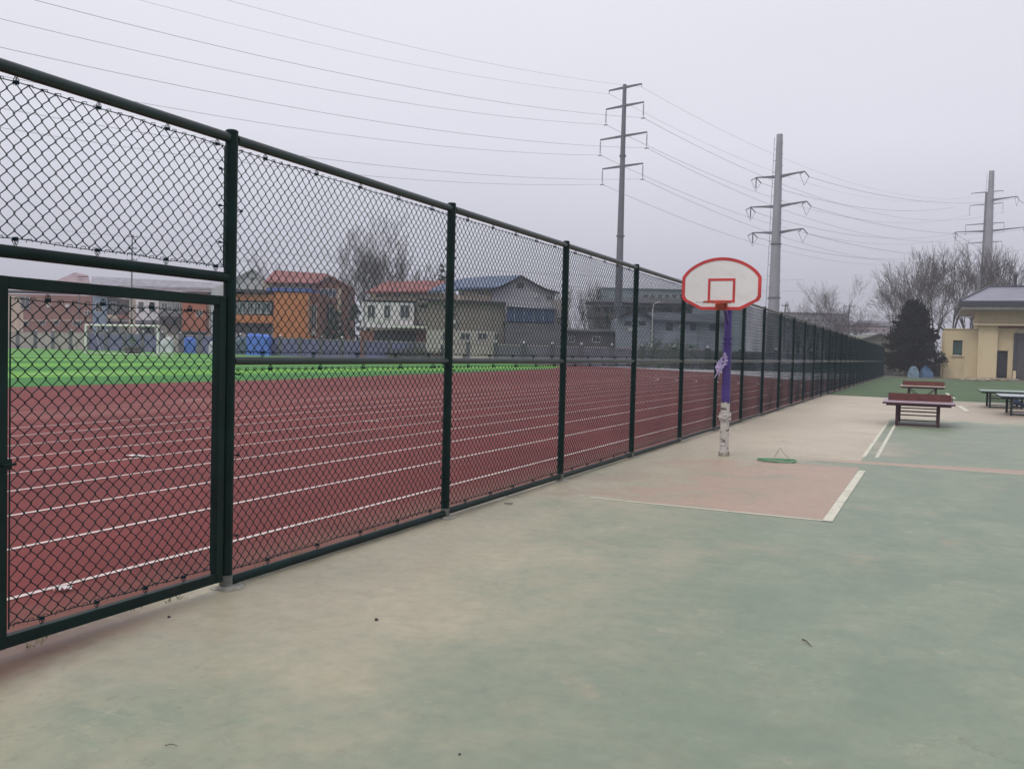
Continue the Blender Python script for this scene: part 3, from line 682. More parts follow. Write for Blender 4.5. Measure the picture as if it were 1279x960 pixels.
# ------------------------------------------------------------------ buildings, measured in photo pixels at a real depth
glass = mat('dark_window_glass', (.035, .045, .05), .15, .4, 2, spec=.8)
class Bld:
    def __init__(s, name, label, cat, px, d, group=None, depth=9):
        s.px, s.d, s.dep = px, d, depth
        p = rd((px-639.5)*d/FPX, d)
        s.t = thing(name, label, cat, p, YAW, group)
    def L(s, px, py, dy=0):
        dd = s.d+dy
        return Vector(((px-639.5)*dd/FPX-(s.px-639.5)*s.d/FPX, dy, CAMH+(hor(px)-py)*dd/FPX))
    def box(s, part, m, x1, x2, y1, y2, dy0=0, dy1=None, ground=False, bevel=0):
        dy1 = s.dep if dy1 is None else dy1
        a, b = s.L(x1, y1, dy0), s.L(x2, y2, dy0); z0 = 0 if ground else b.z
        return MB().box(a.x, b.x, dy0, dy1, z0, a.z).build(part, m, s.t, bevel=bevel)
    def prism(s, part, m, pts, dy0=0, dy1=None):
        dy1 = s.dep if dy1 is None else dy1
        q = [s.L(x, y, dy0) for x, y in pts]
        return MB().prism([(p.x, p.z) for p in q], dy0, dy1).build(part, m, s.t)
    def slab(s, part, m, pts, th=.2):
        return MB().slab([s.L(*p) for p in pts], th).build(part, m, s.t)
    def win(s, x1, x2, y1, y2, dy=0, m=None, fr=None, bars=1, part='window', sill=False):
        a, b = s.L(x1, y1, dy), s.L(x2, y2, dy); fr = fr or mat('pale_window_frame', lin((190, 190, 188)), .5)
        w_, t2 = b.x-a.x, min(.09, (b.x-a.x)*.08)
        mb = MB()
        mb.box(a.x, b.x, dy-.07, dy-.004, a.z-t2, a.z); mb.box(a.x, b.x, dy-.07, dy-.004, b.z, b.z+t2)
        mb.box(a.x, a.x+t2, dy-.07, dy-.004, b.z+t2, a.z-t2); mb.box(b.x-t2, b.x, dy-.07, dy-.004, b.z+t2, a.z-t2)
        for i in range(bars):
            xc_ = a.x+w_*(i+1)/(bars+1); mb.box(xc_-t2*.4, xc_+t2*.4, dy-.06, dy-.004, b.z+t2, a.z-t2)
        if sill: mb.box(a.x-.1, b.x+.1, dy-.2, dy-.004, b.z-.1, b.z-.002)
        o = mb.build(part, fr, s.t)
        MB().box(a.x+t2*.5, b.x-t2*.5, dy-.03, dy-.002, b.z+t2*.5, a.z-t2*.5).build('pane', m or glass, o); return o

brickbrown = mat_courses('brown_brick', lin((150, 108, 96)), lin((134, 92, 82)), .6, .22)
orangew = mat_courses('orange_tile_wall', lin((196, 122, 62)), lin((178, 104, 52)), .6, .3)
brownw = mat_courses('red_brown_wall', lin((146, 96, 84)), lin((130, 84, 74)), .6, .22)
greyw = mat('grey_render', lin((150, 146, 142)), .9, .15, .4, dirt=lin((116, 112, 106)), streak=True)
whitew = mat('white_render', lin((222, 216, 224)), .85, .08, .5, dirt=lin((160, 156, 150)), streak=True)
creamw = mat('cream_render', lin((190, 176, 158)), .85, .1, .5, dirt=lin((150, 138, 122)), streak=True)
bluegrey = mat('blue_grey_panel', lin((112, 132, 156)), .6, .15, .6)
redroof = mat_wave('red_tile_roof', lin((146, 90, 86)), 4, 'X', .7)
blueroof = mat_wave('blue_metal_roof', lin((86, 106, 140)), 5, 'X', .5)
darkroof = mat_wave('dark_metal_roof', lin((62, 62, 70)), 5, 'X', .5)
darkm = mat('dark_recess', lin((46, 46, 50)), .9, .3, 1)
greyroof = mat_wave('grey_sheet_roof', lin((150, 150, 158)), 5, 'X', .5)

B = Bld('brick_house', 'brown brick building with small dark windows seen through the gate', 'building', 60, 205)
B.box('wall', brickbrown, -40, 113.5, 362, 428, 0, 10, True); B.box('parapet', mat('grey_coping', lin((120, 116, 112)), .9), -41, 114.5, 357, 362, -.3, 10.3)
B.box('wall_band', creamw, -40, 28, 364, 428, -.15, 0, True)
B.win(25, 36, 366, 382, -.15, bars=1); B.win(28, 35, 397, 402, -.15, bars=0); B.win(66, 73, 395, 402, 0, bars=0); B.win(104, 112, 384, 389, 0, fr=whitew)
B.win(90, 100, 397, 403); B.win(48, 56, 396, 402)
B.slab('string_course', creamw, [(28, 395.5, -.2), (113.5, 395.5, -.2), (113.5, 395.5, 0), (28, 395.5, 0)], .25)
B = Bld('tin_shed', 'pale shed with pinkish sheet roof rising behind the brown brick building', 'building', 100, 240)
B.box('wall', whitew, 40, 111.5, 350, 430, 0, 12, True); B.box('wall', whitew, 113, 285, 354, 430, 0, 12, True)
B.slab('roof', mat_wave('pink_sheet_roof', lin((160, 136, 142)), 4), [(66, 348, -.5), (112, 350, -.5), (108, 340, 6), (92, 336.5, 6)], .3)
B.slab('lower_roof', greyroof, [(112.5, 352, -.5), (290, 357, -.5), (280, 350, 6), (113, 341.5, 6)], .3)
B.box('roof_vent', mat('dark_red_strip', lin((96, 50, 66)), .7), 95, 108, 341, 342.6, 2, 2.6)
B = Bld('balcony_house', 'blue grey house with dark balcony recess between brick and white buildings', 'building', 138, 200)
B.box('wall', bluegrey, 114.5, 132, 366, 428, 0, 8, True); B.box('wall', greyw, 132.2, 161, 369, 428, 1.5, 9, True)
B.box('balcony_recess', darkm, 132.4, 160, 371, 390, .9, 1.45); B.box('balcony_parapet', creamw, 132.4, 146, 389, 394.5, 0, .4)
B.box('balcony_parapet', brownw, 146.4, 160, 389, 394.5, 0, .4); B.box('balcony_floor', greyw, 132.2, 161, 395, 397.5, -.1, 1.4)
B.box('column', creamw, 160.2, 167.5, 370, 428, -.2, .8, True); B.box('roof_slab', mat('grey_coping', (0, 0, 0)), 114, 168, 363, 366, -.6, 9)
B.win(136, 144, 373, 387, .9, bars=1); B.win(149, 158, 373, 387, .9, bars=1, fr=brownw); B.win(118, 127, 374, 386, 0, bars=1)
B.win(120, 129, 403, 414); B.win(138, 148, 402, 416, 1.5)
B = Bld('white_house', 'small white two window house behind the goal, dark awning below', 'building', 182, 198)
B.box('wall', whitew, 168, 197, 365, 428, 0, 8, True); B.win(171.5, 178.5, 373, 386, bars=0); B.win(185, 192.5, 373, 386, bars=0)
B.slab('awning', darkroof, [(168, 400, -2.2), (196, 400, -2.2), (196, 396, 0), (168, 396, 0)], .2); B.box('doorway', darkm, 172, 192, 404, 428, -.05, 0, True)
B.box('roof_coping', greyw, 167.4, 197.6, 362.5, 365, -.3, 8.3)
B = Bld('panel_house', 'grey panelled house between white house and orange brown building', 'building', 210, 196)
B.box('wall', greyw, 197.8, 226, 366, 428, .5, 9, True)
gp_ = mat('grey_panel', lin((128, 132, 136)), .6, .12, 1)
for a, b2 in ((198.6, 207), (207.8, 215), (216, 224)): B.box('panel', gp_, a, b2, 369, 389, .3, .48)
B.win(200, 208, 374, 384, .3); B.win(217, 223, 374, 384, .3); B.box('lean_to', darkm, 198, 222, 391, 402, -1.2, .4); B.box('roof_coping', greyw, 197.4, 226.4, 363.5, 366, 0, 9)
B = Bld('orange_block', 'orange brown building with small window right of the goal', 'building', 245, 190)
B.box('wall', mat_courses('rust_wall', lin((176, 98, 66)), lin((160, 86, 58)), .6, .25), 226.4, 256, 362, 410, 0, 9); B.box('wall', brownw, 256.2, 289, 364, 428, .4, 9, True)
B.win(243.5, 251.5, 384, 391, fr=whitew); B.box('base', darkm, 227, 288, 410.3, 428, .5, 8, True); B.box('roof_coping', greyw, 225.8, 289.4, 359.5, 362, -.3, 9.2)
B.win(262, 272, 370, 380, .4); B.win(262, 272, 390, 400, .4); B.box('wall_pipe', mat('pale_pipe', lin((170, 166, 160)), .6), 260, 261, 364, 425, -.1, .2)

# group of orange buildings
B = Bld('gabled_block', 'pale grey gabled block above the orange building', 'building', 315, 182)
B.prism('gable_wall', mat('pale_grey_render', lin((176, 176, 184)), .85, .08, .5), [(262, 430), (262, 358), (288, 347), (314, 333), (338, 356), (338, 430)], 0, 14)
B.win(311, 316, 342, 347, 0, bars=0); B.slab('roof_slope', greyroof, [(313.5, 331.5, -.6), (340, 355, -.6), (340, 355, 14), (313.5, 331.5, 14)], .25)
B.slab('roof_slope', greyroof, [(314.5, 331.3, -.6), (286, 346, -.6), (286, 346, 14), (314.5, 331.3, 14)], .25)
B = Bld('red_roof_house', 'red tiled brown house with a gable facing the field behind orange building', 'building', 385, 176)
B.box('wall', creamw, 326, 396, 349, 440, 1, 10, True); B.slab('roof', redroof, [(328, 348.5, -.4), (392, 349.5, -.4), (408, 338.5, 5.2), (340, 334, 5.2)], .3)
B.box('eave_board', mat('dark_red_trim', lin((92, 48, 54)), .7), 328, 393, 349.2, 351, -.5, -.1)
B.prism('gable_wall', brownw, [(392, 440), (392, 352), (409, 341), (431, 353), (431, 440)], -.2, 9)
B.slab('gable_roof', redroof, [(408.5, 339.5, -1), (434.5, 353.5, -1), (434.5, 353.5, 9), (408.5, 339.5, 9)], .28); B.slab('gable_roof', redroof, [(408, 339.2, -1), (390, 351.5, -1), (390, 351.5, 9), (408, 339.2, 9)], .28)
B.win(344, 356, 351.5, 354.5, 1, bars=1); B.win(367, 380, 351.5, 354.5, 1, bars=1)
B.win(398, 418, 357, 368, -.2, bars=3, m=mat('blue_dark_glass', (.03, .05, .09), .2)); B.win(398, 416, 378, 402, -.2, bars=2); B.box('band', brownw, 396, 430, 368.5, 374, -.6, -.25)
B.box('column', creamw, 419.5, 424, 356, 440, -.7, -.25, True); B.box('column', brownw, 426, 431, 356, 440, -.6, -.25, True)
B = Bld('orange_building', 'bright orange building with dark ribbon windows and blue roof edge', 'building', 335, 166)
B.box('recess', darkm, 280, 338, 358, 412, .6, 9); B.box('upper_band', orangew, 280, 340, 363, 372, 0, .6); B.box('lower_band', orangew, 280, 340, 389, 400, 0, .6)
B.box('roof_slab', mat('dark_slab', lin((58, 56, 64)), .8), 280, 330, 357, 362.5, -.8, 9); B.box('roof_edge', mat('blue_fascia', lin((62, 84, 156)), .6), 330.3, 386, 355.5, 361, -.6, 9)
B.box('wall', orangew, 340.3, 385, 361.3, 440, -.4, 8, True); B.box('base', greyw, 280, 340, 401, 440, .8, 9, True)
for a, b2 in ((286, 296), (297, 306), (307, 315), (316, 324), (325, 337)): B.win(a, b2, 374, 388, .55, bars=1, m=mat('teal_glass', (.04, .08, .09), .2))
B.box('side_wall', brownw, 385.3, 397, 362, 440, 1, 8, True); B.win(387, 394, 377, 408, 1, bars=1)
# white house
B = Bld('red_roofed_villa', 'cream house with a long red tile roof behind the white balcony house', 'building', 500, 158)
B.box('wall', creamw, 462, 566, 360, 440, 1, 9, True); B.slab('roof', redroof, [(455, 360.5, -.6), (532, 359.5, -.6), (560, 347, 4.5), (480, 348, 4.5)], .3)
B.box('eave_board', mat('dark_red_trim', (0, 0, 0)), 456, 532, 360.6, 362, -.65, -.3)
for a in (468, 490, 512): B.win(a, a+7, 364, 368, 1, bars=1)
B.slab('roof', blueroof, [(532, 359.5, -.6), (596, 357, -.6), (600, 342, 4.5), (558, 347, 4.5)], .3)
B = Bld('white_balcony_house', 'white house with three tall windows above dark garage opening', 'building', 485, 148)
B.box('wall', whitew, 449.5, 515, 373, 407, 0, 9); B.box('roof_coping', mat('dark_slab', (0, 0, 0)), 449, 516.5, 370.5, 373, -.3, 9.2)
for a, b2 in ((457, 467), (477.5, 486), (497.5, 510)): B.win(a, b2, 377, 394, 0, bars=1, sill=True)
B.box('canopy', mat('white_canopy', lin((222, 222, 214)), .5), 487, 540, 402, 406.5, -2, 0); B.box('floor_edge', greyw, 449, 518, 404.5, 408, -.4, 0)
B.box('garage_recess', darkm, 466, 516, 408.5, 424, .1, 5); B.box('wall', brownw, 449, 466, 408.2, 445, 0, 9, True)
B.box('shutter', mat_wave('blue_grey_shutter', lin((92, 108, 128)), 6, 'Z'), 466, 516, 424.2, 445, -.1, .1, True); B.box('wall', brownw, 517.5, 533, 408.2, 445, 0, 6, True)
B.box('side_wall', greyw, 515.3, 531, 374, 402, .8, 9); B.win(521, 534.5, 376, 382, .8, m=darkm)
B = Bld('grey_house', 'flat roofed grey brown house with small square windows left of blue roof', 'building', 575, 140)
gb_ = mat_courses('grey_brown_brick', lin((142, 132, 126)), lin((128, 120, 114)), .5, .2)
B.box('wall', gb_, 531.3, 628, 371, 445, 0, 9, True); B.slab('roof', mat('dark_slab', (0, 0, 0)), [(519, 369, -.8), (630, 373.5, -.8), (630, 373.5, 9), (519, 369, 9)], .3)
B.box('lower_render', mat('pale_lower_render', lin((176, 172, 166)), .9, .1, .5, dirt=lin((140, 134, 128))), 531, 618, 408, 445, -.12, 0, True)
for a, b2 in ((551, 558), (573.5, 586), (595, 607), (616, 622)): B.win(a, b2, 411.5, 421, -.12, bars=1)
for a, b2 in ((549, 554), (582, 588), (616, 622)): B.win(a, b2, 426, 444, -.12, bars=0, part='door')
B.box('meter_box', mat('dark_slab', (0, 0, 0)), 626, 634, 398, 403, -.8, -.1)
B = Bld('blue_gable_house', 'grey gable end house with blue grey metal roof and tiny attic window', 'building', 645, 150)
B.prism('gable_wall', mat('pale_grey_render', (0, 0, 0)), [(612, 446), (612, 358), (622, 355), (648, 342), (676, 357), (690, 361), (690, 446)], 0, 12)
B.slab('roof', blueroof, [(567, 356, -1), (621, 354.5, -1), (648, 340.3, -1), (610, 341.5, 10), (575, 344, 10)], .3)
B.slab('roof_slope', darkroof, [(647.5, 340, -1), (676, 356, -1), (696, 361.5, -1), (696, 361.5, 12), (676, 356, 12), (647.5, 340, 12)], .35)
B.slab('barge_board', mat('dark_slab', (0, 0, 0)), [(647.5, 340.3, -1.1), (621, 355, -1.1), (606, 357.5, -1.1), (606, 357.5, -.8), (621, 355, -.8), (647.5, 340.3, -.8)], .35)
B.win(643, 651, 350, 356.5, 0, bars=1, fr=darkm); B.win(679, 690, 365, 372, -.05, bars=3); B.box('wall', creamw, 570, 611.5, 356, 440, .5, 9, True)
B.win(594, 603, 360, 365, .5); B.win(571, 577, 361, 365.5, .5)
B = Bld('blue_clad_shed', 'dark blue corrugated sheet shed in front of the gable end house', 'building', 660, 138)
B.box('cladding', mat_wave('blue_corrugated', lin((58, 78, 116)), 7, 'X', .5), 631, 690, 379, 399, -.2, 6); B.box('wall', mat('shed_grey', lin((104, 104, 112)), .9, .15, .6, dirt=lin((78, 78, 84))), 629.5, 700, 399.3, 446, 0, 8, True)
B.slab('roof_edge', greyroof, [(630, 378, -.6), (692, 381.5, -.6), (692, 380.5, 7), (630, 377, 7)], .15)
for a in (640, 652, 664, 676): B.box('batten', mat('pale_strip', lin((140, 150, 166)), .6), a, a+.8, 380.5, 399, -.3, -.22)
B.box('annex_wall', greyw, 690.3, 708, 372, 446, 2, 8, True); B.win(693, 699, 392, 402, 2)
B = Bld('dark_shed', 'low dark grey shed with flat roof behind boundary wall left of tall pole', 'building', 735, 140)
B.box('wall', mat('dark_shed_wall', lin((92, 88, 94)), .9, .15, .6), 697, 765, 409, 446, 0, 8, True); B.slab('roof', darkroof, [(695, 409, -.6), (768, 410.5, -.6), (768, 407.8, 8), (695, 406.5, 8)], .2)
B.win(708, 716, 416, 424); B.win(738, 748, 416, 424)
B = Bld('canopy_building', 'building under a wide dark hipped canopy roof beside the tall pole', 'building', 800, 165)
B.box('wall', mat('blue_grey_wall', lin((140, 148, 158)), .85, .12, .5), 738, 862, 378, 440, 1.5, 12, True)
B.slab('roof', darkroof, [(728, 373.5, -3), (905, 379, -3), (880, 371, 5), (800, 368, 5), (765, 368, 5)], .5)
B.box('roof_edge', darkm, 729, 904, 374.8, 377.2, -2.9, -2.5)
for a in (737, 748, 758, 776, 838, 850): B.box('column', greyw, a, a+1.6, 376, 395, -2.2, -1.8)
for i, a in enumerate((740, 752, 778, 790, 802, 814, 826, 842, 852)): B.win(a, a+8, 380, 386.5, 1.5, bars=1)
B.box('balcony_rail', greyw, 737, 790, 389, 393, -2, -1.7); B.slab('lower_roof', darkroof, [(731, 392.5, -3), (762, 394, -3), (762, 391, 0), (736, 390, 0)], .3)
B = Bld('teal_hall', 'long pale teal flat roofed hall rising farthest behind the canopy building', 'building', 820, 260)
B.box('wall', mat('pale_teal_wall', lin((140, 158, 166)), .8, .08, .3), 750, 930, 357, 440, 0, 18, True); B.box('roof_band', mat('teal_band', lin((108, 136, 142)), .7), 749, 931, 355.5, 361, -.5, 18)
for a in range(800, 922, 9): B.win(a, a+6, 364, 370, 0, bars=1)
B = Bld('long_grey_house', 'long low grey house with gabled end and cross windows near canopy building', 'building', 820, 138)
B.prism('gable_wall', mat('blue_grey_wall', (0, 0, 0)), [(768, 448), (768, 395), (791, 383.5), (812, 393), (812, 448)], 0, 8)
B.slab('gable_roof', darkroof, [(790.5, 381.8, -.8), (769, 392.5, -.8), (769, 392.5, 8), (790.5, 381.8, 8)], .3); B.slab('gable_roof', darkroof, [(790.5, 381.8, -.8), (813, 392.5, -.8), (813, 392.5, 8), (790.5, 381.8, 8)], .3)
B.box('wall', mat('blue_grey_wall', (0, 0, 0)), 812.3, 905, 395.5, 450, .3, 8, True); B.slab('roof', mat_wave('slate_roof', lin((80, 86, 98)), 5, 'X', .6), [(811, 395, -.5), (908, 400, -.5), (896, 389, 4), (806, 386, 4)], .3)
for a, b2 in ((778, 786.5), (795.5, 804)): B.win(a, b2, 397.5, 402.5, 0, bars=1, fr=darkm)
for a, b2 in ((830, 838), (860, 867), (884, 891)): B.win(a, b2, 399, 409, .3, bars=1, fr=darkm)
for k in range(8): B.box('quoin', mat('dark_slab', (0, 0, 0)), 811.2, 813.6-(k % 2)*.9, 397+k*3.2, 398.8+k*3.2, -.15, .1)
acm = mat('air_conditioner_white', lin((196, 196, 194)), .5, .08, 2); drain = mat('drainpipe_grey', lin((120, 120, 122)), .6)
def fit(px, d, items):      # air conditioners and drainpipes fixed to a building already placed at this depth
    o = Bld.__new__(Bld); o.px, o.d, o.dep = px, d, 1
    o.t = [q for q in C.objects if q.type == 'EMPTY' and q.get('category') == 'building' and (q.location-rd((px-639.5)*d/FPX, d)).length < .01][0]
    for kind, x1, x2, y1, y2, dy in items: o.box(kind, acm if kind == 'air_conditioner' else drain, x1, x2, y1, y2, dy-.35 if kind == 'air_conditioner' else dy-.14, dy-.002)
fit(485, 148, [('air_conditioner', 469.5, 474.5, 396, 400, 0), ('air_conditioner', 489, 494.5, 396.5, 400.5, 0), ('drainpipe', 452.5, 453.6, 373.5, 404, 0)])
fit(575, 140, [('air_conditioner', 561, 567, 396, 401, 0), ('drainpipe', 612.5, 613.6, 374, 407.8, 0), ('drainpipe', 569, 570, 374, 407.8, 0)])
fit(335, 166, [('air_conditioner', 388, 393, 410, 415, 1), ('drainpipe', 383.2, 384.4, 362, 412, -.4)])
fit(60, 205, [('air_conditioner', 80, 85, 376, 380, 0), ('air_conditioner', 57, 62, 376, 380, 0), ('drainpipe', 96.5, 97.6, 363, 394, 0)])
fit(645, 150, [('air_conditioner', 664, 669, 364, 368, 0), ('drainpipe', 687.5, 688.4, 363, 380, 0)])
fit(820, 138, [('air_conditioner', 846, 851, 402, 406, .3), ('drainpipe', 870, 871, 397, 440, .3), ('air_conditioner', 783, 788, 406, 410, 0)])
# far right of the fence end
B = Bld('long_factory', 'long pale grey factory block seen behind round bare tree', 'building', 1010, 300)
B.box('wall', mat('misty_grey_wall', lin((148, 148, 160)), .9, .08, .2), 975, 1057, 388, 450, 0, 20, True); B.box('roof_band', greyw, 974, 1058, 386, 389, -.5, 20)
for k in range(9): B.win(979+k*8.6, 984+k*8.6, 394, 399, 0, bars=0)
for k in range(9): B.win(979+k*8.6, 984+k*8.6, 404, 408, 0, bars=0)
B = Bld('pinkish_block', 'low pinkish grey block behind the far end of the fence', 'building', 1085, 280)
B.box('wall', mat('dusty_pink_wall', lin((150, 132, 142)), .9, .08, .2), 1055, 1120, 404, 450, 0, 15, True); B.box('roof_band', greyw, 1055, 1120, 401.5, 404, -.4, 15)
B.box('upper_wall', mat('misty_grey_wall', (0, 0, 0)), 1072, 1110, 397, 401.3, 3, 14)
for k in range(6): B.win(1060+k*9.6, 1065+k*9.6, 407, 411, 0, bars=0)
B = Bld('pale_roof_barn', 'pale blue grey roofed barn just past the fence end', 'building', 1080, 190)
B.box('wall', greyw, 1054, 1104, 421, 455, 0, 10, True); B.slab('roof', mat_wave('pale_sheet_roof', lin((176, 186, 196)), 4), [(1052, 421.5, -.6), (1104, 421.5, -.6), (1100, 412.8, 6), (1058, 412.8, 6)], .25)
B = Bld('gable_barn', 'grey green gable ended barn between fence end and dark evergreen', 'building', 1095, 150)
B.prism('gable_wall', mat('moss_grey_wall', lin((118, 120, 108)), .9, .12, .5, dirt=lin((92, 94, 82))), [(1074, 455), (1074, 419.5), (1097, 413), (1120, 420), (1120, 455)], 0, 9)
B.slab('roof_slope', greyroof, [(1097, 411.8, -.6), (1072, 419.4, -.6), (1072, 419.4, 9), (1097, 411.8, 9)], .2); B.slab('roof_slope', greyroof, [(1097, 411.8, -.6), (1122, 419.6, -.6), (1122, 419.6, 9), (1097, 411.8, 9)], .2)

# ------------------------------------------------------------------ boundary wall with globe lamps
wallm = mat('boundary_wall_render', lin((164, 154, 152)), .9, .12, .6, dirt=lin((104, 100, 102)), streak=True)
posterm = mat('blue_violet_mural', lin((88, 90, 128)), .7, .25, .25, dirt=lin((116, 102, 120)))
darkpanel = mat('dark_grey_panel', lin((104, 104, 116)), .9, .15, .6)
pil = mat('pillar_render', lin((92, 92, 98)), .9, .15, .6)
globe = mat('frosted_globe', lin((226, 226, 224)), .3, .03, 1)
def wd_(px):
    pts = [(-80, 186), (200, 170), (430, 150), (620, 135), (760, 130), (900, 124), (1060, 116)]
    for (a, da), (b, db) in zip(pts, pts[1:]):
        if px <= b: return da+(db-da)*(px-a)/(b-a)
    return 116
def wzt(px):   # wall top row in the photo
    pts = [(-80, 411), (110, 412), (300, 417), (430, 421.5), (640, 428), (760, 431), (900, 435), (1060, 440)]
    for (a, da), (b, db) in zip(pts, pts[1:]):
        if px <= b: return da+(db-da)*(px-a)/(b-a)
    return 440
def boundary(label, pxs, mats, lampset):
    d0 = wd_(pxs[0]); p0 = rd((pxs[0]-639.5)*d0/FPX, d0)
    t = thing('boundary_wall', label, 'wall', p0, YAW)
    loc = lambda px: (lambda d: Vector(((px-639.5)*d/FPX-(pxs[0]-639.5)*d0/FPX, d-d0)))(wd_(px))
    zt_ = lambda px: CAMH+(hor(px)-wzt(px))*wd_(px)/FPX
    for i, px in enumerate(pxs):
        p = loc(px); zt2 = zt_(px)
        MB().box(p.x-.32, p.x+.32, p.y-.32, p.y+.32, 0, zt2+.22).box(p.x-.4, p.x+.4, p.y-.4, p.y+.4, zt2+.223, zt2+.32).build('pillar', pil, t)
        if lampset(px):
            o = MB().ball((p.x, p.y, zt2+.52), .19, 12, 8).build('lamp_globe', globe, t, True)
            MB().cyl(p.x, p.y, zt2+.323, zt2+.36, .09, n=8).build('lamp_base', pil, o)
        if i+1 < len(pxs):
            q = loc(pxs[i+1]); z1, z2 = zt2, zt_(pxs[i+1]); a = Vector((p.x, p.y, 0)); b = Vector((q.x, q.y, 0)); n = (b-a).normalized(); s_ = n*.325; k = Vector((-n.y, n.x, 0))*.12
            a2, b3 = a+s_, b-s_
            MB().add
            m_ = mats(px); mb = MB()
            mb.add([a2-k, b3-k, b3+k, a2+k]+[v+Vector((0, 0, z1)) for v in (a2-k,)]+[b3-k+Vector((0, 0, z2)), b3+k+Vector((0, 0, z2)), a2+k+Vector((0, 0, z1))],
                   [(0, 3, 2, 1), (4, 5, 6, 7), (0, 1, 5, 4), (1, 2, 6, 5), (2, 3, 7, 6), (3, 0, 4, 7)])
            mb.build('wall_panel', m_, t)
            k2 = k*1.5; zc = Vector((0, 0, .12)); mb = MB(); c = [a2-k2+Vector((0, 0, z1+.003)), b3-k2+Vector((0, 0, z2+.003)), b3+k2+Vector((0, 0, z2+.003)), a2+k2+Vector((0, 0, z1+.003))]
            mb.add(c+[v+zc for v in c], [(0, 3, 2, 1), (4, 5, 6, 7), (0, 1, 5, 4), (1, 2, 6, 5), (2, 3, 7, 6), (3, 0, 4, 7)]); mb.build('wall_coping', wallm, t)
lp = lambda px: True
boundary('low grey boundary wall with globe lamps behind the far green goal', [-22, 0, 22, 44, 66, 88, 110, 132.5, 155, 178, 201.5, 225], lambda px: posterm if 110 <= px < 200 else wallm, lp)
boundary('boundary wall with blue violet painted panels below the orange buildings', [225.5, 250, 274, 299, 324, 349, 374.5, 400, 426, 455, 486, 517, 550], lambda px: posterm if 240 < px < 500 else darkpanel, lambda px: px in (299, 349, 400, 426))
boundary('grey boundary wall with white globe lamps right of the grey house', [550.5, 584, 618, 653.4, 688.8, 724.6, 763, 801.6, 841, 882.5, 925, 968, 1012], lambda px: darkpanel if px > 600 else wallm, lambda px: px > 600)
B = Bld('back_wall', 'dark weathered wall behind the evergreen beside yellow building', 'wall', 1140, 112)
B.box('wall_face', mat('dark_back_wall', lin((96, 100, 100)), .95, .2, .5, dirt=lin((70, 72, 74))), 1100, 1179, 449, 474, 0, .4, True)
B.box('patch', mat('pale_patch_render', lin((140, 138, 132)), .95, .15, .6), 1116, 1131, 447, 464, -.06, 0); B.box('doorway', darkm, 1166, 1178, 452, 472, -.1, 0, True)

# blue tarps, bundles and van shapes
def bundle(label, px, d, w_, h_, m, seed, cat='tarpaulin', name='tarp_bundle', base=0.0):
    rr = random.Random(seed); p = rd((px-639.5)*d/FPX, d); mb = MB(); nu, nv = 22, 9; vs = []
    for i in range(nv+1):
        t = 1-(1-i/nv)**2.2
        for j in range(nu):
            a = 2*PI*(j+.5)/nu; e = (max(0, 1-t**9))**.5
            sc_ = lambda v, k=.38: math.copysign(abs(v)**k, v)
            fold = 1+.05*math.sin(5*a+seed)+.04*math.sin(9*a+2*seed)*(1-t)+rr.uniform(-.03, .03)
            rx = w_/2*(e*.88+.12*(1-t))*fold; ry = w_*.3*(e*.88+.12*(1-t))*fold
            vs.append((rx*sc_(math.cos(a)), ry*sc_(math.sin(a)), base+h_*t*(1+rr.uniform(-.04, .04)+.10*math.cos(a+seed)*t)))
    mb.add(vs, [(i*nu+j, i*nu+(j+1) % nu, (i+1)*nu+(j+1) % nu, (i+1)*nu+j) for i in range(nv) for j in range(nu)]+[tuple(nv*nu+j for j in range(nu))])
    o = mb.build(name, m, fix=True); o.location = p; o.rotation_euler = (0, 0, YAW); tag(o, label, cat); return o
def tarp_block(label, px, d, prof, dep, m, seed):
    """a low stack under a pulled-down sheet: folded outline, creased sides"""
    rr = random.Random(seed); p = rd((px-639.5)*d/FPX, d); mb = MB(); n = 5; vs = []; k = len(prof)
    for i in range(n+1):
        y = dep*i/n; q = 1-.10*abs(2*i/n-1)**3
        for x, z in prof: vs.append((x*q*(1+rr.uniform(-.025, .025)), y+rr.uniform(-.05, .05)*dep, max(0, z*q*(1+rr.uniform(-.02, .02)))))
    mb.add(vs, [(i*k+j, i*k+(j+1) % k, (i+1)*k+(j+1) % k, (i+1)*k+j) for i in range(n) for j in range(k)]+[tuple(range(k))[::-1], tuple(n*k+j for j in range(k))])
    o = mb.build('tarp_bundle', m); o.location = p; o.rotation_euler = (0, 0, YAW); tag(o, label, 'tarpaulin'); return o
def blk(w_, h_, l=.9, r=.86): return [(-w_/2, 0), (w_/2, 0), (w_*.495, h_*.4), (w_*.485, h_*r), (w_*.40, h_*(r+.06)), (w_*.12, h_*.97), (-w_*.15, h_), (-w_*.42, h_*(l+.04)), (-w_*.485, h_*l), (-w_*.497, h_*.45)]
tarp_block('pale blue tarpaulin bundle under the dark evergreen, left one', 1142.5, 103, [(-.5, 0), (.5, 0), (.52, .5), (.36, 1.05), (.12, 1.3), (-.2, 1.18), (-.5, .6)], 1.0, mat('pale_blue_tarp', lin((128, 152, 170)), .6, .3, 1.5), 1)
tarp_block('deeper blue tarpaulin bundle under the dark evergreen, right one', 1158.5, 103, [(-.62, 0), (.7, 0), (.66, .5), (.34, 1.0), (-.1, 1.42), (-.3, 1.3), (-.6, .7)], 1.0, mat('mid_blue_tarp', lin((94, 124, 162)), .6, .3, 1.5), 2)
tarp_block('bright blue tarpaulin covered stack beside the gate upright', 244.5, 166, blk(4.9, 3.0), 2.2, mat('bright_blue_tarp', lin((60, 108, 208)), .45, .25, .8), 3)
tarp_block('bright blue tarpaulin covered stack below the dark ribbon windows', 321, 156, blk(4.3, 3.75, .95, .9), 2.2, mat('bright_blue_tarp', (0, 0, 0)), 4)
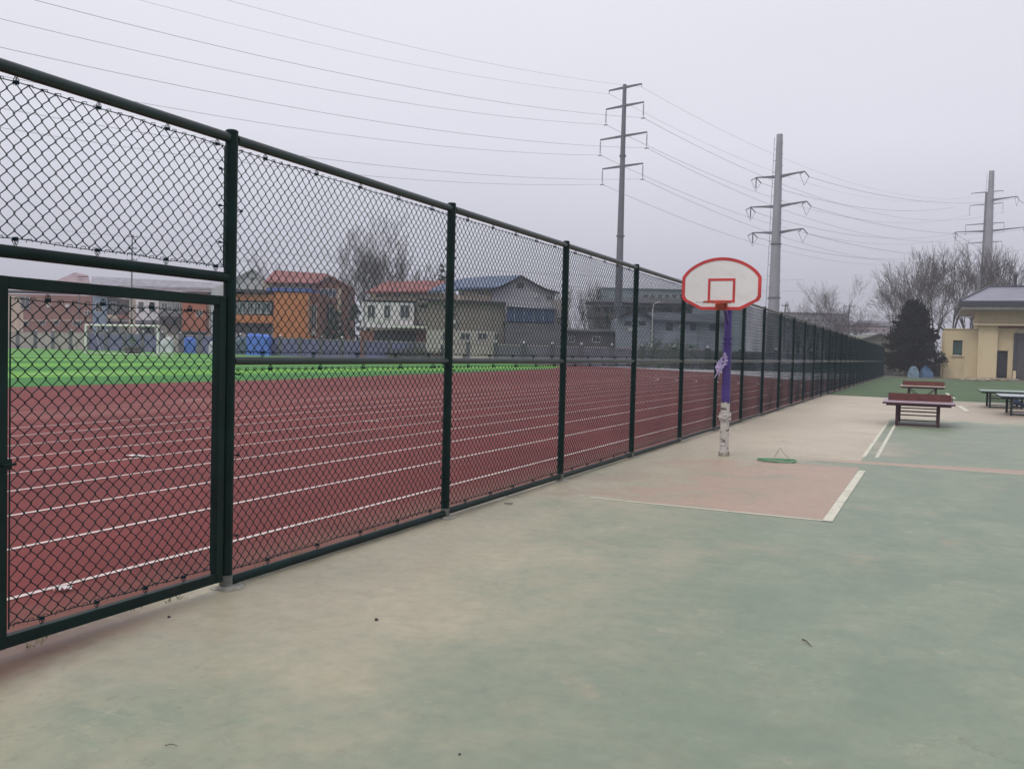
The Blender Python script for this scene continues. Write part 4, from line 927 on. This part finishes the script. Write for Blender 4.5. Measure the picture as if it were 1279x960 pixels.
tarp_block('teal grey covered stack left of the bright blue one', 301, 159, blk(3.2, 3.2, .8, .94), 2.0, mat('teal_tarp', lin((74, 96, 116)), .5, .25, .8), 5)
bundle('white wrapped bale in front of boundary wall right of goal', 266, 160, 1.7, 2.4, mat('white_wrap', lin((196, 198, 206)), .5, .2, 1), 6, 'bale', 'wrapped_bale')
bundle('white wrapped bale behind the goal post, rounder one', 208, 162, 2.3, 2.6, mat('white_wrap', (0, 0, 0)), 7, 'bale', 'wrapped_bale')

# ------------------------------------------------------------------ football goal
def gpt(px, py, d): return at(px, py, d)
dL, dR = 131.0, 124.0
a_, b_2 = gpt(107, 436, dL), gpt(197, 441, dR); a_.z = 0; b_2.z = 0
gz = CAMH+(hor(107)-402)*dL/FPX; ang = math.atan2(b_2.y-a_.y, b_2.x-a_.x); gl = (b_2-a_).length
goal = thing('football_goal', 'white football goal frame on far side of the green field', 'goal', a_, ang)
gwm = mat('white_goal_paint', (.78, .77, .76), .4, .05, 2)
MB().cyl(0, 0, 0, gz+.15, .17, n=10).build('goal_post', gwm, goal, True); MB().cyl(gl, 0, 0, gz+.15, .17, n=10).build('goal_post', gwm, goal, True)
MB().tube([(.12, 0, gz), (gl-.12, 0, gz)], .15, 10).build('crossbar', gwm, goal, True)
mb = MB()
for x in (0, gl): mb.tube([(x, .1, gz), (x, 1.2, gz-.1), (x, 2.6, .05)], .03, 6); mb.tube([(x, .12, .06), (x, 2.6, .05)], .06, 6)
mb.tube([(0, 2.6, .05), (gl, 2.6, .05)], .06, 6); mb.build('back_frame', gwm, goal, True)
mb = MB()
for i in range(1, 20):
    x = gl*i/20; mb.tube([(x, .1, gz), (x, 1.2, gz-.1), (x, 2.6, .05)], .007, 3, cap=False)
for j in range(1, 9):
    t = j/9; y, z = (.1+t*2*1.1, gz-.1*t*2) if t < .5 else (1.2+(t-.5)*2*1.4, gz-.1-(t-.5)*2*(gz-.15)); mb.tube([(0, y, z), (gl, y, z)], .007, 3, cap=False)
mb.build('goal_net', gwm, goal, fix=False)
# stacked tyres and green plant by the goal
p = gpt(166, 437, 140); p.z = 0
ty = thing('tyre_stack', 'stack of dark tyres with a green shrub growing from it behind goal', 'tyre stack', p)
for k in range(2):
    MB().tube([(.95*math.cos(a), .95*math.sin(a), .32+k*.58) for a in [i*2*PI/18 for i in range(18)]], .3, 8, close=True).build('tyre', mat('tyre_rubber', (.06, .05, .05), .8), ty, True)
rr = random.Random(5); mb = MB()
leaf_cluster(mb, (0, 0, 2.0), .7, 220, .25, rr, 1.6); mb.build('shrub', mat('shrub_green', (.06, .16, .04), .8, .4, 3), ty, fix=False)

# ------------------------------------------------------------------ trees
barkA = mat('grey_bark', (.06, .052, .05), .95, .25, 3); twigm = mat('grey_brown_twigs', (.095, .085, .080), .95, .2, 2)
def bare_tree(label, px, d, top, spread=.45, seed=0, levels=6, trunks=1, r0=None, straight=.75, group='bare winter trees', low=.19, barkm=None, hw=None, name='bare_tree', minr=.0125, kids=(2, 4)):
    p = rd((px-639.5)*d/FPX, d); H = CAMH+(hor(px)-top)*d/FPX
    t = thing(name, label, 'tree', p, 0, group); rr = random.Random(seed); r0 = r0 or H*.016
    tr, cr_ = MB(), MB(); tips = []
    def grow(pos, dr, L, r, lv):
        n = 4 if lv < 3 else 3; pts = [pos]; rad = [r]; q = pos.copy(); dd = dr.copy()
        for i in range(n):
            dd = (dd+Vector((rr.gauss(0, .10), rr.gauss(0, .10), rr.gauss(.02, .06)))).normalized()
            q = q+dd*L/n; pts.append(q.copy()); rad.append(max(minr, r*(1-.42*(i+1)/n)))
        (tr if lv < 2 else cr_).tube(pts, rad, 6 if lv < 2 else 3, cap=False); tips.append(q.z)
        if lv >= levels: return
        nk = rr.randint(*kids)
        for k in range(nk):
            t_ = 1.0 if k == 0 else rr.uniform(.35 if lv else .55, 1.0)
            i = min(n, max(1, int(round(t_*n)))); a = pts[i]
            az = rr.uniform(0, 2*PI) ; sp = (spread if k else spread*.35)*rr.uniform(.7, 1.35)
            u = dd.cross(Vector((math.cos(az), math.sin(az), .3))).normalized()
            nd = (dd*math.cos(sp)+u*math.sin(sp)+Vector((0, 0, .05))).normalized()
            grow(a.copy(), nd, L*rr.uniform(.64, .92), rad[i]*rr.uniform(.55, .75), lv+1)
    L0 = H*low
    for k in range(trunks):
        a = rr.uniform(0, 6.28); off = Vector((math.cos(a), math.sin(a), 0))*(.35 if trunks > 1 else 0)
        grow(off, (Vector((0, 0, 1))+off*.6*rr.random()).normalized(), L0, r0, 0)
    tips.sort(); sc = H/tips[int(len(tips)*.985)]
    top_ = [v for v in cr_.v if v[2]*sc > H*.45]; mx = sum(v[0] for v in top_)/len(top_)*sc; my = sum(v[1] for v in top_)/len(top_)*sc
    rads = sorted(math.hypot(x*sc-mx*z*sc/(H*.7), y*sc-my*z*sc/(H*.7)) for x, y, z in cr_.v); rq = rads[int(len(rads)*.93)]
    wsc = min(1.9, max(.6, ((hw*d/FPX) if hw else H*.34)/rq))
    for mb_ in (tr, cr_): mb_.v = [((x*sc-mx*z*sc/(H*.7))*wsc, (y*sc-my*z*sc/(H*.7))*wsc, min(z*sc, H*1.06)) for x, y, z in mb_.v]
    tr.build('trunk', barkm or barkA, t, fix=False); cr_.build('crown', twigm, t, fix=False)
    return t
bare_tree('large spreading bare tree behind the white and orange houses', 460, 172, 272, .46, 9, 6, 3, minr=.019, hw=60)
bare_tree('slimmer bare tree left of the large one, behind red gable', 420, 180, 300, .34, 14, 5, 1, minr=.022, hw=20)
bare_tree('bare tree just right of the large one above the red roofs', 492, 178, 300, .38, 7, 6, 1, minr=.022, hw=26)
bare_tree('faint bare tree above the pale grey gabled block', 342, 200, 305, .5, 8, 5, 1, minr=.022)
bare_tree('thin bare sapling tree at the right of the red roofs', 520, 190, 318, .36, 31, 5, 1, minr=.022)
bare_tree('misty bare tree between blue roof house and tall pole', 722, 170, 352, .5, 12, 6, 2)
bare_tree('low misty bare tree close behind the dark shed', 745, 160, 374, .55, 13, 5, 2)
bare_tree('round crowned bare tree beyond the fence past the backboard', 1030, 165, 346, .52, 22, 6, 1, low=.26, hw=42)
bare_tree('small low bare tree beside round crowned tree, on its left', 1000, 175, 372, .55, 23, 5, 2)
bare_tree('low bushy bare tree at foot of round crowned tree', 1056, 168, 378, .55, 24, 5, 2)
R2 = 'bare trees behind the evergreen and yellow building'
bare_tree('wide bare tree leaning left, left of the evergreen', 1118, 132, 332, .50, 41, 6, 2, group=R2, hw=40)
bare_tree('tall bare tree directly behind the dark evergreen', 1148, 135, 312, .44, 42, 6, 2, group=R2, hw=52)
bare_tree('slender bare tree just right of the evergreen', 1172, 130, 316, .30, 43, 5, 1, group=R2, low=.3)
bare_tree('slender bare tree rising over the yellow annex, left of two', 1190, 138, 310, .26, 44, 5, 1, group=R2, low=.3)
bare_tree('slender bare tree rising over the yellow annex, right of two', 1204, 134, 318, .26, 45, 5, 1, group=R2, low=.3)
bare_tree('bare tree touching the left side of the twin poles', 1218, 150, 322, .32, 46, 5, 1, group=R2)
bare_tree('leaning bare tree right of the twin poles above the grey roof', 1236, 140, 306, .42, 47, 6, 2, group=R2)
bare_tree('bare tree above the grey roof at right picture edge', 1262, 150, 324, .45, 48, 5, 1, group=R2)
ev = mat('dark_needles', (.010, .017, .012), .85, .5, 1.2, dirt=(.024, .022, .018), spec=.2)
def evergreen(label, px, d, top, halfw, seed, n=150, cat='tree', name='evergreen_tree', trunk=.9, leaf=.30, m=None, shape=1):
    p = rd((px-639.5)*d/FPX, d); H = CAMH+(hor(px)-top)*d/FPX; W_ = halfw*d/FPX
    t = thing(name, label, cat, p, 0); rr = random.Random(seed)
    MB().tube([(0, 0, 0), (.05, 0, H*.4), (0, .05, H*.9)], [H*.022, H*.016, .03], 8).build('trunk', barkA, t)
    mb = MB(); br_ = MB()
    for i in range(n):
        h = rr.random()**1.25; z = H*(.10+.88*h)
        prof = min(1, (1-h)**.62*1.1+.03)*(1 if h > .12 else .8)
        rad = W_*prof*rr.uniform(.25, 1.10); a = rr.uniform(0, 6.28)
        rad *= 1+.22*math.sin(3*a+seed+h*7)+.12*math.sin(h*31+seed)
        c = Vector((rad*math.cos(a), rad*math.sin(a), z+rr.uniform(-.2, .2)))
        s_ = W_*.17*rr.uniform(.5, 1.3)
        leaf_cluster(mb, c, s_*1.5, int(75), leaf, rr, .55, .3)
        if i % 3 == 0: br_.tube([(0, 0, max(.3, z-rad*.35)), tuple(c)], [.05, .02], 3, cap=False)
    for i in range(n//5):      # single boughs standing out of the outline
        h = rr.uniform(.05, .93); prof = min(1, (1-h)**.62*1.1+.03); a = rr.uniform(0, 6.28); z = H*(.10+.88*h)
        for k in range(4):
            q = W_*(prof*(.85+.13*k)); leaf_cluster(mb, (q*math.cos(a), q*math.sin(a), z+.10*W_*k*.35), W_*.10*(1.3-.25*k), 34, leaf, rr, .5, .4)
    br_.build('branches', barkA, t, fix=False); mb.build('crown', m or ev, t, fix=False); return t
evergreen('dark dense evergreen tree left of the yellow building', 1137, 106, 373, 31, 2, 330)
bushm = mat('dark_bush_leaves', (.035, .06, .03), .9, .5, 1.5)
evergreen('dark green evergreen in front of the red gable house', 418, 158, 384, 16, 5, 60, leaf=.3, m=bushm)
evergreen('dark green evergreen between orange and white houses', 441, 160, 376, 13, 6, 50, leaf=.3, m=bushm)
evergreen('small dark evergreen top poking above the blue roof', 549, 170, 322, 11, 7, 45, leaf=.28)
evergreen('small evergreen beside window of canopy building', 756, 150, 384, 8, 9, 30, leaf=.28, m=bushm)
# ivy hedge along the wall
def hedge(label, px1, px2, d, top, seed, m):
    rr = random.Random(seed); p = rd((px1-639.5)*d/FPX, d); L_ = (px2-px1)*d/FPX; mb = MB()
    n = int(L_/.55)
    for i in range(n):
        H = CAMH+(hor(px1)-top)*d/FPX*(1+.0)+rr.uniform(-.5, .4)
        for k in range(4): leaf_cluster(mb, (L_*i/n+rr.uniform(-.4, .4), rr.uniform(-.4, .4), H*(.15+.25*k)), .75, 42, .28, rr, .8, .2)
    o = mb.build('hedge', m, fix=False); o.location = p; o.rotation_euler = (0, 0, YAW); tag(o, label, 'hedge')
hedge('green ivy hedge in front of the long grey house', 800, 872, 121, 424, 3, mat('ivy_leaves', (.07, .11, .04), .9, .5, 1))
hedge('dark hedge running behind the far fence bays', 882, 1056, 122, 437, 4, bushm)
hedge('brown bare hedge below the white balcony house', 486, 556, 132, 433, 5, mat('brown_hedge', (.10, .09, .06), .9, .4, 1))

# ------------------------------------------------------------------ power poles and cables
steel = mat('galvanised_steel', lin((150, 150, 158)), .5, .08, .3, metal=.3); steeld = mat('darker_galvanised_steel', lin((104, 106, 114)), .55, .1, .3, metal=.3)
insul = mat('insulator_grey', lin((96, 98, 108)), .4, .1, 2)
def pole_thing(label, px, d, toppy, r0, r1, arms, linedir, kind, m, name='transmission_pole', group='tall steel transmission poles', topex=.0, rings=(.38,)):
    """arms: (py, half length left, half length right); returns the attachment points in the world"""
    base = rd((px-639.5)*d/FPX, d); H = CAMH+(hor(px)-toppy)*d/FPX
    ax = Vector((linedir.y, -linedir.x, 0)).normalized()
    if ax.dot(R0) < 0: ax = -ax
    ang_ = math.atan2(ax.y, ax.x)
    t = thing(name, label, 'utility pole', base, ang_, group)
    MB().tube([(0, 0, 0), (0, 0, H*.5), (0, 0, H)], [r0, (r0+r1)/2, r1], 16).build('pole_shaft', m, t, True)
    for k in rings:
        r_ = r0+(r1-r0)*k+.16; MB().cyl(0, 0, H*k, H*k+.22, r_, n=16).build('flange', steeld, t, True)
    att = {}
    for i, (py, l, r) in enumerate(arms):
        z = CAMH+(hor(px)-py)*d/FPX; rise = 0 if kind == 'hang' else .35
        for side, ln in ((-1, l), (1, r)):
            if ln <= 0: continue
            rr0 = r0+(r1-r0)*z/H
            s0 = side*rr0*.8
            MB().tube([(s0, 0, z), (side*ln*.5, 0, z+rise*.5), (side*ln, 0, z+rise)], [.34, .22, .12] if kind != 'hang' else [.24, .19, .14], 4).build('crossarm', steeld, t)
            tip = Vector((side*ln, 0, z+rise))
            if kind == 'hang' and i > 0:
                dz_ = 2.5 if d < 200 else 3.0
                mb = MB().tube([tuple(tip), (tip.x, 0, tip.z-dz_)], .035, 4)
                for q in range(9): mb.cyl(tip.x, 0, tip.z-.5-q*.2, tip.z-.42-q*.2, .10, n=8)
                mb.box(tip.x-.35, tip.x+.35, -.06, .06, tip.z-dz_-.12, tip.z-dz_)
                mb.build('insulator', insul, t)
                att[(i, side)] = (tip-Vector((0, 0, dz_)),)
            elif kind == 'hang': 
                MB().tube([tuple(tip), (tip.x, 0, tip.z-.5)], .05, 4).build('wire_clamp', insul, t); att[(i, side)] = (tip-Vector((0, 0, .5)),)
            else:
                e1, e2 = tip+Vector((0, 1.6, -.7)), tip+Vector((0, -1.6, -.7))
                for e in (e1, e2):
                    mb = MB().tube([tuple(tip), tuple(e)], .09, 6); mb.build('insulator', insul, t)
                mb = MB().tube([tuple(e1), tuple(e1*.5+e2*.5+Vector((0, 0, -1.7)))] + [tuple(e2)], .035, 4); mb.build('jumper_cable', insul, t)
                if side < 0: MB().tube([tuple(tip), (tip.x, 0, tip.z-1.9)], .10, 6).build('hanging_insulator', insul, t)
                att[(i, side)] = (e1, e2)
    if kind != 'hang':
        mb = MB(); ln = -1
        for zz in range(8, int(H)-1, 2):
            rr0 = r0+(r1-r0)*zz/H; mb.tube([(ln*rr0, 0, zz), (ln*(rr0+.45), 0, zz+.1)], .05, 4); mb.tube([(-ln*rr0, 0, zz+1), (-ln*(rr0+.3), 0, zz+1)], .04, 4)
        mb.tube([(ln*(r0+.45), 0, 8), (ln*(r1+.45), 0, H-.4)], .04, 4); mb.build('ladder', steeld, t)
    M = Matrix.Translation(base) @ Matrix.Rotation(ang_, 4, 'Z')
    return {k: [M @ q for q in v] for k, v in att.items()}, base
def cd(px, d): return rd((px-639.5)*d/FPX, d)
P1, P4 = cd(769.5, 150), cd(1222, 300); P2, P3 = cd(963, 160), cd(1227, 235)
dir14 = (P4-P1).normalized(); dir23 = (P3-P2).normalized()
A1, _ = pole_thing('slim tall pole with four arms standing left of the backboard', 769.5, 150, 106, .72, .30, [(109.5, 3.1, 3.3), (132, 3.6, 3.8), (169, 4.6, 4.6), (206, 4.0, 4.0)], dir14, 'hang', steeld, rings=(.20, .46, .745))
A4, _ = pole_thing('thinner dark pole close left of the stout pole above grey roof', 1222, 300, 238, 1.1, .45, [(238, 4.6, 4.9), (253, 5.0, 5.0), (277, 6.0, 5.6), (300, 5.2, 5.2)], dir14, 'hang', steeld, rings=(.47,))
A2, _ = pole_thing('stout pale pole with three arms rising right of the backboard', 963, 160, 167, 1.12, .52, [(219, 4.3, 4.9), (255.5, 5.2, 5.5), (288, 4.6, 5.0)], dir23, 'tens', steel, rings=(.53, .30))
A3, _ = pole_thing('stout pale pole behind the grey roof at right', 1227, 235, 212, 1.5, .62, [(248, 0, 6.2), (286, 8.2, 8.4)], dir23, 'tens', steel, rings=(.46,))
cab = mat('aluminium_cable', lin((120, 120, 130)), .5, .05, 1)
def cable(a, b, sag, label, grp, r=.035, base=None):
    n = 26; pts = []
    for i in range(n+1):
        t = i/n; p = a.lerp(b, t); p = p-Vector((0, 0, 4*sag*t*(1-t))); pts.append(p)
    o_ = pts[0].copy(); o = MB().tube([p-o_ for p in pts], r, 4, cap=False).build('power_cable', cab, fix=False); o.location = o_
    tag(o, label, 'cable', grp); return o
lv = ['top', 'upper', 'middle', 'lower']; sdn = {-1: 'left', 1: 'right'}
off = P1-P4; off = off*(1.0)
for k, v in A1.items():
    i, s_ = k
    tgt = v[0]+off+Vector((0, 0, -1.0))
    g_ = 'cables running left from the slim tall pole'
    cable(v[0], tgt, 8.3, 'cable from %s %s arm of the slim tall pole, running left overhead' % (lv[i], sdn[s_]), g_, .022 if i else .014)
    cable(v[0], A4[k][0], 8.0, 'cable from %s %s arm of the slim tall pole, sagging right to dark pole' % (lv[i], sdn[s_]), 'cables between the slim and the dark pole', .028 if i else .018)
lv2 = ['upper', 'middle', 'lower']
for (i, s_), v in A2.items():
    j = 0 if i == 0 else 1
    key = (j, s_) if (j, s_) in A3 else (1, s_)
    tgt = A3[key][0 if (A3[key][0]-v[0]).length < (A3[key][1]-v[0]).length else 1].copy()
    if i == 2: tgt.z -= 5.0
    if i == 0 and s_ < 0: tgt.z += 7
    src = v[0] if (v[0]-P3).length < (v[1]-P3).length else v[1]
    other = v[1] if src is v[0] else v[0]
    cable(src, tgt, 2.6, 'cable from %s %s arm of stout pole by backboard, to pole at right' % (lv2[i], sdn[s_]), 'cables between the two stout poles', .032)
for k, v in A3.items():
    cable(v[0], v[0]+dir23*160+Vector((0, 0, 2)), 5, 'cable leaving the %s %s arm of the stout pole behind grey roof' % (lv2[k[0]], sdn[k[1]]), 'cables leaving the far stout pole', .05)
# small utility poles
def small_pole(label, px, d, top, arms):
    b = cd(px, d); H = CAMH+(hor(px)-top)*d/FPX
    t = thing('utility_pole', label, 'utility pole', b, YAW); MB().cyl(0, 0, 0, H, .2, .13, 10).build('pole_shaft', steeld, t, True)
    for k, a in enumerate(arms):
        MB().box(-a, a, -.08, .08, H-.5-k*2.4, H-.34-k*2.4).build('crossarm', steeld, t)
        for x in (-a+.1, 0.3, a-.1): MB().cyl(x, 0, H-.34-k*2.4, H-.08-k*2.4, .07, n=6).build('insulator', insul, t)
    return b, H
b1, h1 = small_pole('small distant utility pole above the roofs beside the gate', 163, 190, 290, (1.1, .9, 1.1, .6))
b2_, h2 = small_pole('thin dark utility pole beyond the fence right of round tree', 1057, 200, 377, (1.2, .8))
b3_, h3 = small_pole('short thin pole rising beyond fence left of round tree', 977.5, 190, 376, (.7,))
for k, (zz, lab) in enumerate(((0.4, 'upper'), (2.9, 'lower'))):
    a = b1+Vector((0, 0, h1-zz)); le = cd(-260, 150)+Vector((0, 0, 27-k*2.6)); ri = cd(1000, 230)+Vector((0, 0, 21.5-k*2.8))
    cable(a, le, 1.5, 'thin %s wire running left from small distant utility pole' % lab, 'thin wires over the far roofs', .025)
    cable(a, ri, 2.5, 'thin %s wire running right from small distant utility pole over roofs' % lab, 'thin wires over the far roofs', .03)
# street lamp in front of canopy building
p = cd(812.5, 128); lampt = thing('street_lamp', 'white curved street lamp in front of the canopy building', 'street lamp', p, YAW)
Hs = CAMH+(hor(812)-373)*128/FPX
wl2 = mat('white_lamp_paint', (.7, .7, .7), .5)
MB().tube([(0, 0, 0), (0, 0, Hs-1.2), (.1, 0, Hs-.4), (.5, 0, Hs-.15)], .07, 6).build('lamp_pole', wl2, lampt)
MB().tube([(.5, 0, Hs-.15), (1.0, 0, Hs)], [.1, .07], 6).build('lamp_head', wl2, lampt)

# ------------------------------------------------------------------ yellow building at right
yel = mat('yellow_render', lin((206, 190, 156)), .88, .06, .35, dirt=lin((188, 170, 138)), streak=True)
yel2 = mat('paler_yellow_render', lin((208, 192, 160)), .88, .05, .4)
roofm = mat_wave('grey_ribbed_roof', lin((132, 134, 150)), 3, 'X', .45, .12)
fascia = mat('dark_fascia', lin((58, 62, 72)), .5, .1, 1)
yb = thing('yellow_building', 'pale yellow single storey building with grey hipped metal roof', 'building', (1.56, 115.3, 0), 0)
def yp(px, py, dy=0):
    v = F + RX*((px-639.5)/FPX) - UX*((py-480)/FPX); t = (115.3+dy)/v.y
    p = Vector((0, 0, CAMH))+v*t; return Vector((p.x-1.56, dy, p.z))
def ybox(part, m, x1, x2, y1, y2, dy0, dy1, ground=False, bevel=0, par=None):
    a, b = yp(x1, y1, dy0), yp(x2, y2, dy0)
    return MB().box(a.x, b.x, dy0, dy1, 0 if ground else b.z, a.z).build(part, m, par or yb, bevel=bevel)
# annex with a window opening built as four pieces round it
ybox('annex_wall', yel, 1180.5, 1188.5, 411.5, 473, 0, 12, True); ybox('annex_wall', yel, 1203, 1222.5, 411.5, 473, 0, 12, True)
ybox('annex_wall', yel, 1188.6, 1202.9, 411.5, 425, .005, 12); ybox('annex_wall', yel, 1188.6, 1202.9, 443.5, 473, .005, 12, True)
ybox('annex_edge', yel2, 1177.8, 1180.3, 413, 473, .3, 12, True); ybox('annex_coping', yel2, 1180, 1222.5, 410, 411.4, -.12, 12)
wo = ybox('window', fascia, 1188.6, 1202.9, 425.1, 443.4, .35, .5)
for a in ((1189.2, 1195.2), (1196.1, 1202.3)): ybox('pane', mat('dark_green_glass', (.03, .07, .055), .15, .4, .8), a[0], a[1], 426.3, 442.3, .27, .345, par=wo)
ybox('window_sill', yel2, 1187.8, 1203.6, 443.6, 445, -.18, .3)
ybox('pilaster', yel, 1222.7, 1244, 404.5, 473.5, -.9, 1, True)
ybox('wall', yel, 1244.2, 1260.2, 410, 438, -.2, 12); ybox('wall', yel, 1260.4, 1266.5, 410, 476, -.25, 12, True)
ybox('door_opening', darkm, 1244.2, 1260.1, 438.2, 473, .7, 1.2, True)
dd = ybox('door', mat('dark_metal_door', lin((44, 48, 56)), .4, .2, 1), 1245, 1259.4, 438.8, 471, .35, .5)
for a in (1245.9, 1252.8): ybox('door_panel', mat('dark_metal_door', (0, 0, 0)), a, a+5.8, 441, 469, .29, .345, par=dd)
ybox('lintel_band', mat('faded_red_band', lin((150, 96, 84)), .8, .2, 2), 1244.2, 1300, 407.5, 410, -.45, 1)
ybox('gate_door', mat_wave('grey_metal_shutter', lin((92, 90, 92)), 5, 'X', .5), 1267, 1300, 417.5, 477, -.1, .3, True)
ybox('door_frame', fascia, 1266.6, 1268, 416, 477, -.32, -.1, True); ybox('door_frame', fascia, 1268.1, 1300, 416, 417.4, -.32, -.1)
ybox('sign_plate', mat('pale_sign', lin((190, 184, 170)), .6), 1272, 1290, 412.5, 415.8, -.32, -.26)
ybox('gate_pier', yel2, 1265.5, 1268.5, 463, 477.5, -1.6, -.9, True)
ybox('wall', yel, 1268.2, 1330, 410.1, 416, -.15, 12)
ybox('upper_wall', yel, 1223.5, 1330, 383, 404.3, -.35, 12.2); ybox('cornice', yel2, 1217, 1330, 403.8, 407.2, -1.6, 1.2); ybox('side_wall', yel, 1222.6, 1223.4, 383, 411, .0, 12)
for k in range(3): ybox('step', MT['foot'], 1234-k*3, 1272+k*2, 472-.4+k*1.2, 476, -1.8-k*1.0, -.8-k*1.0+.0, True)
# hipped roof
e0, e1 = yp(1199.5, 375.5, -3), yp(1345, 372.5, -3); ez = e0.z; rx0 = yp(1236, 358, 5.5)
mb = MB(); yb0, yb1 = -3.0, 15.0; ym = 6.0; rz_ = rx0.z
mb.add([(e0.x, yb0, ez), (e1.x, yb0, ez), (e1.x, yb1, ez), (e0.x, yb1, ez), (rx0.x, ym, rz_), (e1.x-3, ym, rz_)], [(0, 1, 5, 4), (1, 2, 5), (2, 3, 4, 5), (3, 0, 4), (0, 3, 2, 1)])
mb.build('roof', roofm, yb)
MB().box(e0.x-.1, e1.x, yb0-.12, yb1, ez-.55, ez-.01).build('fascia', fascia, yb)
MB().box(e0.x+.15, e1.x, yb0+.15, yb1-.2, ez-.95, ez-.56).build('soffit_band', mat('grey_soffit', lin((150, 148, 150)), .8), yb)
mb = MB().tube([(rx0.x, ym, rz_+.06), (e1.x-3, ym, rz_+.06)], .14, 6); mb.tube([(e0.x, yb0, ez+.05), (rx0.x, ym, rz_+.06)], .12, 6); mb.build('ridge_cap', fascia, yb)
mb = MB().cyl(0, 0, 0, 1.2, .18, n=8).cyl(0, 0, 1.2, 1.5, .45, .1, 8); o = mb.build('roof_vent', fascia, yb); o.location = yp(1268, 357, 6)
# rubble along the foot of the annex
rr = random.Random(6); mb = MB()
for i in range(70):
    q = gp(rr.uniform(1200, 1264), rr.uniform(472.5, 475.5)); s_ = rr.uniform(.08, .35); b0 = len(mb.v)
    mb.ball((q.x, min(q.y, 112.8), s_*.25), s_, 6, 4, .5); mb.v[b0:] = [(x+rr.uniform(-.05, .05), y, max(-.01, z)) for x, y, z in mb.v[b0:]]
tag(mb.build('rubble', mat('pale_rubble', lin((150, 140, 122)), .95, .3, 2), fix=False), 'loose rubble and dry weeds along foot of the yellow building', 'rubble', kind='stuff')

# ------------------------------------------------------------------ damp winter air
hz, hnt, hb = new_mat('thin_haze'); hnt.nodes.remove(hb)
pv = hnt.nodes.new('ShaderNodeVolumePrincipled'); pv.inputs['Color'].default_value = (.86, .87, .95, 1); pv.inputs['Density'].default_value = .0009
pv.inputs['Anisotropy'].default_value = 0
hnt.links.new(pv.outputs[0], hnt.nodes['Material Output'].inputs['Volume'])
o = MB().box(-1510, 1510, -310, 1510, -1.02, 62).build('haze', hz); tag(o, 'thin pale winter haze over field and houses', 'haze', kind='stuff')
